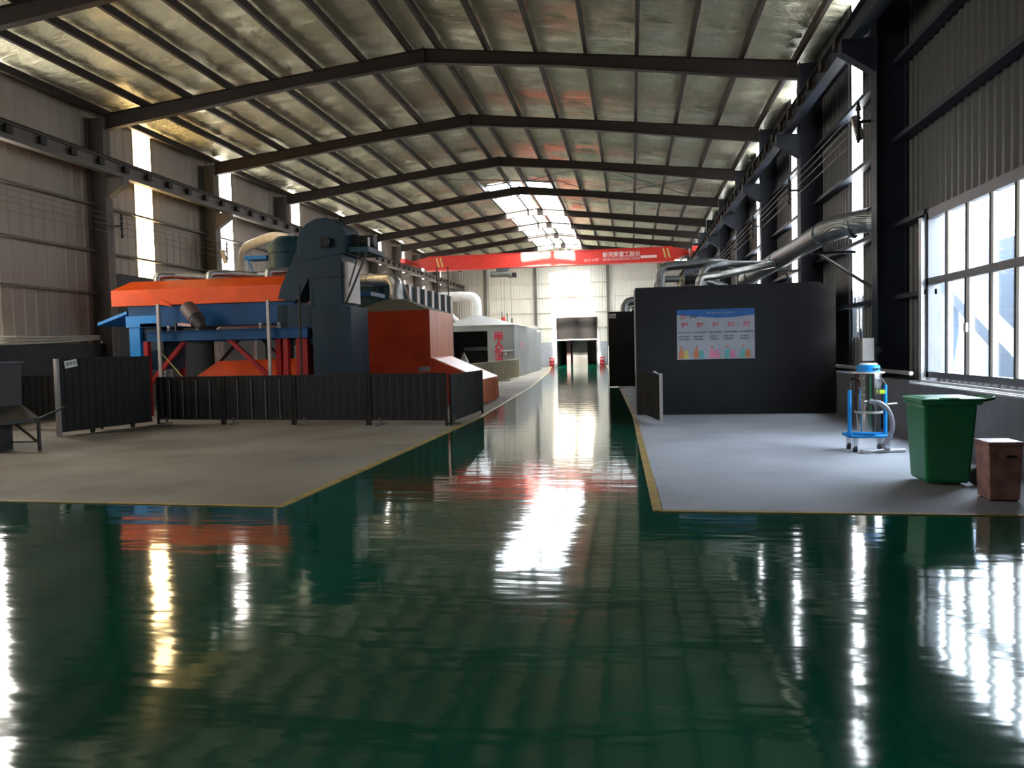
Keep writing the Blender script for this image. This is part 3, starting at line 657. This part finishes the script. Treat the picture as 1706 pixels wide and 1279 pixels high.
obj('warning_label', MB().box(vx+.09, vx+.16, vy-.185, vy-.165, .80, .85), M_lime, t)
obj('floor_tool', MB().tube([(vx-.12, vy-.22, .03), (vx+.42, vy-.14, .035)], .025, 10).box(vx-.15, vx-.05, vy-.28, vy-.16, .01, .05), M_alu, t)
for (dx, dy) in ((-.2, -.1), (.2, -.1), (.2, .2), (-.2, .22)):
    w = obj('caster_wheel', MB().tube([(vx+dx-.02, vy+dy, .05), (vx+dx+.02, vy+dy, .05)], .05, 14), M_rub, t, smooth=True)
    obj('caster_fork', MB().box(vx+dx-.03, vx+dx+.03, vy+dy-.03, vy+dy+.03, .06, .2), M_chrome, w)
p = P(1447, 608, Y=13.9); q = P(1470, 563, Y=13.9)
t = thing('breaker_box', 'light grey breaker box on the dark column above the vacuum', 'breaker box', (p[0], 13.9, 1.2))
obj('body', MB().box(3.86, 4.05, 13.78, 13.92, 1.17, 1.56), M_post, t, bevel=.005); obj('conduit', MB().tube([(3.85, 13.84, 1.56), (3.85, 13.84, 1.72)], .015, 8), M_rub, t)
obj('mounting_arm', MB().box(4.0, 4.2, 13.86, 13.98, 1.3, 1.4), M_rub, t)
# bin
bx, by = 3.21, 8.62
t = thing('wheeled_bin', 'green wheeled rubbish bin under the window', 'bin', (bx, by, 0))
obj('body', MB().loft([(bx-.245, bx+.17, by-.235, by+.235, .03), (bx-.25, bx+.18, by-.24, by+.24, .12), (bx-.285, bx+.235, by-.27, by+.27, .84)]), M_green, t, bevel=.03)
obj('rim', MB().box(bx-.305, bx+.27, by-.285, by+.285, .835, .885), M_green, t, bevel=.012)
ld = obj('lid', MB().loft([(bx-.315, bx+.30, by-.29, by+.29, .887), (bx-.305, bx+.30, by-.28, by+.28, .90), (bx-.23, bx+.24, by-.22, by+.22, .912)]), M_greenl, t, bevel=.008)
obj('lid_handle', MB().tube(bent([(bx-.14, by-.31, .905), (bx-.14, by-.35, .905), (bx+.02, by-.35, .905), (bx+.02, by-.31, .905)], .02), .012, 8), M_greenl, ld)
obj('rear_handle', MB().tube(bent([(bx+.30, by-.2, .87), (bx+.42, by-.2, .90), (bx+.42, by+.2, .90), (bx+.30, by+.2, .87)], .04), .016, 8), M_green, t, smooth=True)
for s in (-1, 1):
    w = obj('wheel', MB().tube([(bx+.26, by+s*.22-.03, .1), (bx+.26, by+s*.22+.03, .1)], .1, 24), M_rub, t, bevel=.01)
    obj('hub', MB().tube([(bx+.26, by+s*.22-.035, .1), (bx+.26, by+s*.22+.035, .1)], .04, 14), M_dark, w)
obj('axle', MB().tube([(bx+.26, by-.22, .1), (bx+.26, by+.22, .1)], .012, 8), M_chrome, t)
# tin box
t = thing('tin_box', 'rusty brown tin box with hand hole beside the green bin', 'tin box', (3.35, 7.72, 0))
bb = MB().loft([(3.225, 3.485, 7.585, 7.845, .02), (3.21, 3.50, 7.57, 7.86, .52)])
obj('body', bb, M_rust, t, bevel=.01); obj('lid', MB().box(3.20, 3.51, 7.56, 7.87, .52, .555), M_rust, t, bevel=.006)
obj('hand_hole', MB().tube([(3.36, 7.568, .42), (3.44, 7.568, .42)], .012, 8), M_rub, t)
for (x, y) in ((3.255, 7.61), (3.455, 7.61), (3.255, 7.81), (3.455, 7.81)): obj('foot', MB().box(x-.015, x+.015, y-.015, y+.015, 0, .03), M_rub, t)

# ------------------------------------------------------------------ left: black fences
def fence(a, b, z0, z1, lab, m_=M_blk, pt=.17, dp=.022, seams=True, grp='black corrugated fence panels', pm=M_blk):
    a, b = Vector((*a, 0)), Vector((*b, 0)); d = (b-a).normalized(); nrm = Vector((d.y, -d.x, 0))
    t = thing('fence_panel', lab, 'fence', tuple((a+b)/2), grp)
    obj('sheet', MB().corr(a, b, z0, z1, pt, dp, tuple(nrm)), m_, t)
    for zz_ in (z0, z1): obj('frame_rail', MB().bar(a+Vector((0, 0, zz_)), b+Vector((0, 0, zz_)), .04, .03), pm, t)
    for q in (a+d*.03, b-d*.03): obj('post', MB().bar(q, q+Vector((0, 0, z1)), .045, .045), pm, t)
    for q in (a+d*.25,):
        obj('foot', MB().bar(q-nrm*.16+Vector((0, 0, .03)), q+nrm*.16+Vector((0, 0, .03)), .05, .05).bar(q+Vector((0, 0, .03)), q+Vector((0, 0, .16)), .04, .04), M_roofgrey, t)
    return t
F0, F1 = Vector((-10.62, 15.86)), Vector((-3.66, 14.98)); kk = 4
for i in range(kk):
    a = F0+(F1-F0)*i/kk; b = F0+(F1-F0)*(i+.995)/kk
    t = fence((a.x, a.y), (b.x, b.y), .13, 1.06, 'black corrugated fence panel before the orange machines, %s from the sign gate' % ordn[i])
    d = (b-a).normalized()
    if i < 2:
        for j in range(4):
            q = a+(b-a)*(.22+.2*j); obj('seam_strip', MB().box(q.x-.006, q.x+.006, q.y-.045, q.y-.03, .15, 1.0), M_dado, t)
fence((-3.62, 15.02), (-3.55, 18.0), .10, 1.02, 'black corrugated fence panel turning the corner along the green aisle')
# sign gate leaf
ga, gb = (-11.14, 13.55), (-10.68, 15.75)
t = thing('sign_gate', 'tall black gate leaf with a tilted white sign at its corner', 'gate', (-10.9, 14.6, 0))
obj('sheet', MB().corr(ga, gb, .1, 1.53, .17, .02, (.98, -.2, 0)), M_blk, t)
obj('end_post', MB().box(-11.19, -11.12, 13.46, 13.53, .02, 1.53), M_post, t)
for z in (.1, 1.53): obj('frame_rail', MB().bar((*ga, z), (*gb, z), .04, .04), M_blk, t)
for f in (.3, .75): 
    x, y = ga[0]+(gb[0]-ga[0])*f, ga[1]+(gb[1]-ga[1])*f
    obj('caster', MB().tube([(x, y, .05), (x+.05, y, .05)], .05, 10), M_rub, t)
gd = (Vector((*gb, 0))-Vector((*ga, 0))).normalized(); gn = Vector((gd.y, -gd.x, 0))
g0 = Vector((*ga, 1.335))+gd*.10+gn*.05; sxd = (gd+Vector((0, 0, .16))).normalized(); sud = (Vector((0, 0, 1))-gd*.16).normalized()
lp = obj('sign_plate', MB().add([g0, g0+sxd*.28, g0+sxd*.28+sud*.145, g0+sud*.145] + [q-gn*.006 for q in (g0, g0+sxd*.28, g0+sxd*.28+sud*.145, g0+sud*.145)], [(0, 1, 2, 3), (7, 6, 5, 4), (0, 4, 5, 1), (1, 5, 6, 2), (2, 6, 7, 3), (3, 7, 4, 0)]), M_white, t)
text('lettering', '落砂房', .082, g0+sxd*.02+sud*.045+gn*.004, sxd, sud, M_pblk, lp)
# low fence further left
fence((-14.8, 15.2), (-11.3, 14.95), .3, 1.17, 'black low fence panel at far left behind the trailer', grp=None)
# dark trailer / sand box at left edge
t = thing('tipping_hopper', 'dark grey steel hopper on thin legs at left picture edge', 'hopper', (-11.2, 12, 0))
obj('bin_shell', MB().loft([(-12.6, -9.95, 10.9, 11.55, .48), (-13.0, -9.97, 10.9, 11.6, .55), (-13.2, -10.5, 10.9, 11.85, .75), (-13.2, -10.6, 10.9, 12.0, 1.47)]), M_dark, t)
obj('rim', MB().box(-13.25, -10.56, 10.87, 12.03, 1.47, 1.50), M_dado, t)
obj('spout', MB().bar((-9.95, 11.5, .5), (-10.6, 13.0, .62), .03, .03), M_rub, t)
for (x, y) in ((-9.72, 11.3), (-10.5, 10.95)): obj('leg', MB().box(x-.02, x+.02, y-.02, y+.02, 0, .5), M_rub, t)
obj('brace', MB().bar((-10.2, 11.35, .46), (-9.8, 11.35, .16), .03, .03).bar((-10.9, 11.35, .14), (-9.78, 11.35, .16), .02, .02), M_rub, t)
obj('skid', MB().box(-13.1, -10.3, 10.95, 11.4, .02, .46), M_rub, t)
# plastic sheet sagging on the left wall
mb = MB(); pts = []
for i in range(14):
    s_ = i/13; y = 12.5+7.2*s_; pts.append((XL+.32, y, 2.02-.10*math.sin(math.pi*s_)+.10*abs(.5-s_)))
for k_, dz in enumerate((0, .05, .1)): mb.tube([(p[0], p[1], p[2]+dz*(1+.6*math.sin(i_/4))) for i_, p in enumerate(pts)], .028, 8)
obj('plastic_film', mb, M_plastic, cat='plastic film', label='pale plastic film sagging along the left wall above the dark band', smooth=True)

# ------------------------------------------------------------------ shakeout machine (orange hood, blue trough)
t = thing('shakeout_screen', 'long vibrating screen machine with orange hood and blue trough', 'machine', (-11, 18.8, 0))
h = obj('hood', MB().loft([(-13.35, -8.55, 18.2, 19.9, 2.86), (-13.35, -8.55, 18.2, 19.9, 3.27), (-13.05, -8.75, 18.6, 19.6, 3.52)]), M_orange, t)
obj('gusset', MB().prism([(-11.9, 18.17, 2.86), (-11.6, 18.17, 2.80), (-11.9, 18.17, 3.0)], (0, .03, 0)), M_orange, t)
obj('trough', MB().box(-12.95, -8.35, 18.3, 19.7, 2.32, 2.85).box(-12.6, -8.4, 18.25, 18.3, 2.3, 2.4), M_blue, t)
obj('end_spout', MB().loft([(-13.0, -12.1, 18.25, 19.7, 2.31), (-13.0, -12.1, 18.25, 19.7, 2.6)]).add([(-13.85, 18.3, 2.38), (-13.85, 19.6, 2.38), (-13.0, 19.6, 2.66), (-13.0, 18.3, 2.66), (-13.85, 18.3, 2.46), (-13.85, 19.6, 2.46), (-13.0, 19.6, 2.74), (-13.0, 18.3, 2.74)], [(0, 1, 2, 3), (4, 5, 6, 7), (0, 4, 7, 3), (0, 1, 5, 4), (1, 2, 6, 5)]), M_sblue, t)
obj('discharge_leg', MB().box(-12.95, -12.65, 18.3, 18.9, 1.35, 2.31), M_sblue, t)
obj('discharge_chute', MB().loft([(-12.75, -12.1, 18.55, 19.4, 1.2), (-12.6, -12.05, 18.4, 19.4, 1.7), (-12.6, -12.1, 18.4, 19.4, 2.31)]), M_navy, t)
obj('support_beam', ibeam(MB(), (-12.25, 18.0, 2.05), (-7.9, 18.0, 2.05), .16, .24), M_blue, t); obj('support_beam', ibeam(MB(), (-12.25, 19.6, 2.05), (-7.9, 19.6, 2.05), .16, .24), M_blue, t)
for a, b in (((-11.25, 18.1, 1.93), (-12.35, 18.1, .75)), ((-10.05, 18.1, 1.93), (-8.75, 18.1, .75))): obj('red_brace', MB().bar(a, b, .09, .10), M_red, t)
for x in (-12.3, -8.7, -8.5): obj('red_leg', MB().box(x-.06, x+.06, 18.0, 18.14, 0.01, 1.93), M_red, t)
for x, y in ((-12.3, 19.6), (-8.7, 19.6)): obj('red_leg', MB().box(x-.06, x+.06, y-.07, y+.07, 0.01, 1.93), M_red, t)
for a, b in (((-10.6, 19.6, 1.93), (-11.9, 19.6, .6)), ((-9.9, 19.6, 1.93), (-8.9, 19.6, 1.0))): obj('rear_brace', MB().bar(a, b, .07, .07), M_steel, t)
obj('wide_red_leg', MB().box(-8.25, -7.95, 18.05, 18.4, .01, 1.93), M_red, t)
for x in (-11.78, -8.83): obj('white_post', MB().box(x-.035, x+.035, 17.78, 17.85, .01, 2.86), M_post, t)
obj('hand_rod', MB().bar((-11.9, 17.9, 1.75), (-11.15, 17.9, .9), .02, .02), M_pyel, t)
mo = obj('vibration_motor', MB().tube([P(312, 512, Y=17.9), P(330, 535, Y=17.7)], .19, 18), mat('dull brown motor paint', (.13, .085, .07), .5), t, smooth=True)
obj('motor_cover', MB().tube([P(326, 530, Y=17.72), P(338, 545, Y=17.6)], [.20, .10], 18), M_dark, mo, smooth=True); obj('motor_foot', MB().bar(P(300, 540, Y=17.9), P(322, 542, Y=17.8), .16, .07), M_rust, mo)
for x in (-11.7, -10.9, -9.2, -8.7): obj('spring', MB().lathe((x, 18.15, 2.17), [(.05, 0), (.065, .02), (.05, .04), (.065, .06), (.05, .08), (.065, .1), (.05, .13), (.05, .15)], 12), M_post, t, smooth=True)
for x in (-11.5, -9.0): obj('tie_bolt', MB().bar((x, 18.1, 2.1), (x, 18.1, 2.38), .05, .05), M_rub, t)
for i, x in enumerate((-12.45, -10.95, -9.3)):
    pipe('hood_duct', [(x, 18.85, 3.525), (x, 18.85, 3.68), (x+.25, 19.2, 3.72), (x+1.0, 19.5, 3.66)], .095, M_galv, 'galvanised duct elbow rising from the orange hood, %s from the blue end spout' % ordn[i], group='duct elbows on the orange hood', rr=.12)
pipe('collector_duct', [(-13.2, 20.3, .02), (-13.2, 20.3, 3.70), (-8.3, 20.6, 3.80)], .13, M_galvd, 'long pale collecting duct behind the orange hood top')
# lower orange conveyor cover
t = thing('lower_hood', 'low orange conveyor cover under the blue machine', 'machine cover', (-9, 19.2, 0))
obj('cover', MB().rings([[(-11.6, 18.9, .9), (-8.0, 18.9, .9), (-8.0, 20.2, .9), (-11.6, 20.2, .9)], [(-10.95, 19.1, 1.38), (-8.0, 19.1, 1.42), (-8.0, 20.0, 1.42), (-10.95, 20.0, 1.38)]]), M_orange, t)
obj('base', MB().box(-11.6, -8.0, 18.95, 20.15, .01, .9), M_dark, t)
for i, x in enumerate((-10.3, -9.6, -8.9, -8.5)): obj('riser', MB().tube([(x, 19.9, 1.38), (x, 19.9, 2.0)], .06, 10), M_galv, t, smooth=True)
pipe('flex_hose', [(-9.3, 20.6, .02), (-9.2, 20.6, 1.95), (-8.5, 20.6, 2.0), (-8.35, 20.6, .02)], .12, M_galv, 'bent flexible silver hose behind the red legs', rr=.3)
pipe('flex_hose', [(-12, 21.0, .02), (-12, 21.0, 2.3), (-8.3, 21.2, 2.45)], .12, M_white, 'pale horizontal pipe seen between trough and beam')
# bucket elevator
t = thing('bucket_elevator', 'tall slate blue bucket elevator tower with domed head', 'elevator', (-7.35, 18.6, 0))
ex0, ex1, ey = -7.82, -6.98, 18.0
obj('boot', MB().box(ex0+.06, -6.76, ey-.05, ey+1.2, .01, 2.66), M_navy, t, bevel=.01)
obj('casing', MB().box(ex0, ex1, ey, ey+1.1, 2.66, 4.3), M_navy, t, bevel=.01)
hp = [(-7.98, ey-.05, 3.85), (-6.93, ey-.05, 3.85)] + [(-7.32+.52*math.cos(a), ey-.05, 4.33+.50*math.sin(a)) for a in [math.pi*(i/12)*.62 for i in range(13)]] + [(-8.13, ey-.05, 4.55), (-8.2, ey-.05, 4.3)]
hd = obj('head', MB().prism([(-6.86, ey-.012, 3.95), (-6.86, ey-.012, 4.45), (-6.95, ey-.012, 4.62), (-7.1, ey-.012, 4.76), (-7.35, ey-.012, 4.83), (-7.6, ey-.012, 4.82), (-7.85, ey-.012, 4.70), (-8.03, ey-.012, 4.52), (-8.10, ey-.012, 4.3), (-8.08, ey-.012, 3.9), (-7.82, ey-.012, 3.8)], (0, 1.2, 0)), M_navy, t, bevel=.02)
obj('bearing', MB().tube([P(541, 402, Y=17.95), P(541, 402, Y=17.8)], .12, 16).bar(P(541, 412, Y=17.93), P(541, 402, Y=17.85), .2, .1), M_dark, hd, smooth=True)
ct = [Vector(P(u, v, Y=18.1)) for u, v in ((497, 420), (530, 425), (497, 495), (468, 505), (462, 480))]
obj('discharge_chute', MB().prism([P(503, 395, Y=18.1), P(532, 440, Y=18.1), P(515, 462, Y=18.1), P(497, 497, Y=18.1), P(490, 502, Y=18.1), P(463, 498, Y=18.1), P(468, 478, Y=18.1)], (0, .75, 0)), M_navy, t)
obj('feed_box', MB().box(-8.75, -7.82, 18.15, 19.5, 1.75, 2.75), M_navy, t)
for z in (2.66, 3.4): obj('casing_flange', MB().box(ex0-.03, ex1+.03, ey-.03, ey+1.13, z-.02, z+.02), M_navy, t)
obj('plastic_wrap', MB().box(ex1, ex1+.14, ey+.1, ey+.9, 2.75, 3.75), M_post, t, label='pale plastic wrap on the casing side')
pf = obj('service_platform', MB().box(ex1+.0, -6.3, ey+.1, ey+1.3, 3.98, 4.10), M_teal, t)
obj('brace', MB().bar((-6.35, ey+.12, 3.98), (-6.93, ey+.12, 2.72), .04, .04), M_rub, pf); obj('brace', MB().bar((-6.55, ey+.12, 3.98), (-6.93, ey+.12, 2.90), .03, .03), M_rub, pf)
obj('guard_post', MB().box(-6.32, -6.28, ey+.1, ey+.14, 4.1, 4.32), M_white, pf)
obj('drive_motor', MB().tube([(-6.75, ey+.6, 4.3), (-6.3, ey+.6, 4.3)], .15, 16), M_dark, t, smooth=True)
obj('gear_reducer', MB().box(-6.95, -6.68, ey+.4, ey+.8, 4.1, 4.45), M_dark, t)
obj('standpipe', MB().tube([(-7.98, 17.75, .0), (-7.98, 17.75, 3.2)], .028, 8), M_steel, cat='pipe', label='thin dark red standpipe in front of the elevator chute')
# platform with drum hopper behind
t = thing('cyclone_drum', 'teal cyclone drum on a lattice stand behind the elevator', 'cyclone', (-10.6, 23, 0))
obj('drum', MB().lathe((-10.75, 23.3, 0), [(.64, 4.05), (.66, 4.7), (.66, 4.95), (.5, 5.15), (.35, 5.25)], 28), M_teal, t, smooth=True)
obj('cone', MB().lathe((-10.75, 23.3, 0), [(.15, 3.5), (.64, 4.05)], 28), M_teal, t, smooth=True)
obj('drum_band', MB().lathe((-10.75, 23.3, 0), [(.69, 4.68), (.69, 4.74)], 28), M_navy, t)
obj('side_platform', MB().box(-12.1, -11.35, 22.9, 23.5, 4.55, 4.66).bar((-12.0, 22.95, 4.55), (-11.7, 22.95, 3.9), .04, .04), M_sblue, t)
lt = MB()
for x in (-11.3, -10.2): lt.box(x-.04, x+.04, 22.6, 22.68, 0.01, 3.5)
obj('stand', lt.box(-11.3, -10.2, 22.6, 23.9, 3.42, 3.5), M_teal, t)
pipe('white_duct', [(-13.9, 26.2, 3.9), (-13.9, 26.2, 5.4), (-12.1, 25.0, 5.6), (-11.0, 24.0, 5.3)], .17, M_white, 'white bent duct joining the teal cyclone drum', rr=.6)
# lattice frame behind
t = thing('lattice_frame', 'blue lattice work platform seen between chute and tower', 'platform', (-9, 22, 0))
mb = MB()
for x in (-10.2, -8.4): mb.box(x-.05, x+.05, 22.0, 22.1, .01, 3.3)
obj('posts', mb, M_steel, t); obj('deck', MB().box(-10.4, -7.6, 21.9, 23.2, 3.2, 3.32), M_blue, t)
obj('cross_brace', MB().bar((-10.2, 22.05, 1.8), (-8.4, 22.05, 3.1), .04, .04).bar((-10.2, 22.05, 3.1), (-8.4, 22.05, 1.8), .04, .04), M_steel, t)
obj('column_casing', MB().box(-10.0, -9.45, 22.1, 22.7, 1.6, 3.2), M_teal, t)
# orange enclosure
t = thing('orange_enclosure', 'big red orange enclosure with grey conical roof duct', 'enclosure', (-6.8, 22, 0))
e0, e1, ey0, ey1, ez = -7.95, -5.6, 21.0, 23.9, 2.68
obj('front_wall', MB().box(e0, e1, ey0, ey0+.04, .01, ez), M_orange2, t)
obj('side_wall', MB().box(e1-.04, e1, ey0+.04, ey1, 1.3, ez), M_curtain, t)
obj('side_wall', MB().box(e0, e0+.04, ey0+.04, ey1, .01, ez), M_orange2, t); obj('back_wall', MB().box(e0, e1, ey1-.04, ey1, .01, ez), M_orange2, t)
obj('roof', MB().loft([(e0, e1, ey0, ey1, ez), (-7.25, -6.7, 22.1, 22.7, ez+.40)]), M_roofgrey, t)
obj('chute_cover', MB().prism([(e1-.02, ey0+.05, 1.36), (-4.12, ey0+.05, .70), (-4.12, ey0+.05, .62), (e1-.02, ey0+.05, .9)], (0, 2.5, 0)), M_curtain, t)
obj('chute_front', MB().prism([(e1-.02, ey0+.04, 1.33), (-4.14, ey0+.04, .66), (-4.14, ey0+.04, .02), (e1-.02, ey0+.04, .02)], (0, .03, 0)), M_orange2, t)
cv = MB(); vs = []; k_ = 40
for i in range(k_+1):
    s_ = i/k_; y = ey0+.08+2.45*s_; x = -4.12+.04*math.sin(s_*26)+.02*math.sin(s_*61)
    vs += [(x, y, .03), (x-.02, y, .70)]
cv.add(vs, [(2*i, 2*i+2, 2*i+3, 2*i+1) for i in range(k_)])
obj('curtain', cv, M_curtain, t, smooth=True)
obj('junction_plate', MB().box(-5.95, -5.62, ey0-.03, ey0, .95, 1.08), M_post, t)
pipe('roof_duct', [(-6.98, 22.4, 3.05), (-6.98, 22.4, 3.70), (-7.8, 22.9, 3.76), (-10.2, 24.2, 3.85)], .19, M_galv, 'wide silver duct elbow above the red orange enclosure', rr=.5,
     fl=[((-6.98, 22.4, 3.15), (-6.98, 22.4, 3.3)), ((-8.0, 23.01, 3.77), (-8.5, 23.3, 3.79))])
obj('elbow_strap', MB().bar((-6.7, 22.1, 3.7), (-6.35, 21.9, 2.85), .05, .03), M_post, cat='strap', label='pale strap hanging down beside the silver roof duct')
# teal ribbed dust collector
t = thing('dust_collector', 'long teal box dust collector with ribbed side behind the enclosure', 'dust collector', (-9, 30, 0))
obj('body', MB().box(-10.6, -8.2, 27.0, 35.0, 1.6, 4.0), M_teal, t)
for i in range(7): obj('rib', MB().box(-8.2, -8.08, 27.5+i*1.1, 27.85+i*1.1, 2.2, 4.0), M_post, t)
obj('front_frame', MB().box(-10.6, -10.5, 26.94, 27.0, 1.6, 4.0).box(-9.05, -8.95, 26.94, 27, 1.6, 4.0).box(-10.6, -8.2, 26.94, 27, 3.9, 4.0), M_navy, t)
for x, y in ((-10.4, 27.2), (-8.4, 27.2), (-10.4, 34.8), (-8.4, 34.8)): obj('leg', MB().box(x-.08, x+.08, y-.08, y+.08, .01, 1.6), M_navy, t)
for i in range(6): obj('valve', MB().box(-10.4+i*.38, -10.2+i*.38, 27.3, 27.5, 4.0, 4.22), M_white, t)
t = thing('access_ladder', 'steel ladder and rail work on the left side above the collector', 'ladder', (-8.6, 36, 0))
mb = MB()
obj('stile', MB().box(-9.3, -9.25, 36.4, 36.45, .01, 5.6), M_steel, t); obj('stile', MB().box(-8.75, -8.70, 36.4, 36.45, .01, 5.6), M_steel, t)
for i in range(14): obj('rung', MB().box(-9.27, -8.72, 36.41, 36.44, .6+i*.36, .63+i*.36), M_steel, t)
# ------------------------------------------------------------------ second fence, zinc booth
for i in range(3):
    fence((-6.0, 28.0+i*4.2), (-6.0, 32.15+i*4.2), .08, 1.0, 'olive corrugated fence panel along the aisle, %s beyond the orange chute' % ordn[i], mat('olive sheet %d' % i, (.36, .31, .19), .45, .1), grp='olive fence panels', pm=M_plastic, pt=.42, dp=.06)
t = thing('zinc_booth', 'grey zinc booth with red warning characters and dark opening', 'booth', (-8, 44, 0))
zx0, zx1, zy0, zy1, zz = -10.0, -6.25, 41.0, 55.0, 2.86
x_op = P(812, 560, Y=zy0)[0]
obj('front_wall', MB().box(x_op, zx1, zy0, zy0+.06, .01, zz).box(zx0, x_op, zy0, zy0+.06, 2.55, zz).box(zx0, zx0+.15, zy0, zy0+.06, .01, zz), M_zinc, t)
obj('side_wall', MB().corr((zx1, zy0+.06), (zx1-.25, zy1), .01, zz, .5, .06, (1, 0, 0)), M_zinc, t)
obj('inner_wall', MB().box(zx0, zx1-.2, zy0+2.5, zy0+2.56, .01, zz).box(zx0, zx0+.05, zy0+.06, zy0+2.5, .01, zz), M_dark, t)
obj('inner_shelf', MB().box(zx0+.6, x_op, zy0+1.6, zy0+2.4, 1.5, 1.7), M_dado, t)
obj('roof', MB().loft([(zx0-.05, zx1+.05, zy0-.05, zy0+5, zz), (-8.95, -8.35, zy0+1.6, zy0+2.2, zz+.62)]).box(zx0, zx1-.2, zy0+5, zy1, zz-.1, zz), M_zinc, t)
for i, ch in enumerate('闲人勿近'):
    text('lettering', ch, .50, (P(823, 560, Y=zy0)[0], zy0-.01, 2.08-i*.44), XD, UD, M_pred, t, bold=.012)
text('lettering', '安全生产', .48, (zx1+.10, zy0+1.5, 1.55), (-.02, 1, 0), UD, M_ppink, t)
obj('latch', MB().box(-7.0, -6.35, zy0-.08, zy0, 1.42, 1.5).box(-6.78, -6.7, zy0-.06, zy0, 1.2, 1.42), M_white, t)
obj('roof_vent', MB().bar((-7.4, zy0+3, 3.15), (-7.4, zy0+3, 3.7), .05, .05).bar((-7.1, zy0+3, 3.1), (-7.1, zy0+3, 3.65), .05, .05), M_dark, t)
pipe('zinc_booth_duct', [(-8.65, zy0+1.9, 3.45), (-8.65, zy0+1.9, 4.55), (-10.0, zy0+2.2, 4.62), (-13.8, zy0+3.5, 4.7)], .28, M_white, 'white ribbed duct rising over the zinc booth roof', rr=.6)
pipe('zinc_booth_duct', [(-10.9, zy0+1.5, 4.4), (-9.6, zy0+1.2, 3.15)], .12, M_white, 'slim white pipe sloping down to the zinc booth', rr=.2)
t = thing('warning_cone', 'small white pyramid marker before the dark booth opening', 'marker', (-7.8, 33, 0))
wx = P(773, 595, Y=31.5)[0]
obj('pyramid', MB().loft([(wx-.20, wx+.20, 31.3, 31.7, .8), (wx-.16, wx+.16, 31.35, 31.65, 1.05), (wx-.02, wx+.02, 31.48, 31.52, 1.42)]), M_white, t)
obj('stand', MB().box(wx-.12, wx+.12, 31.4, 31.6, .01, .8), M_dark, t)
for o in bpy.data.objects:
    if '_o' in o: del o['_o']
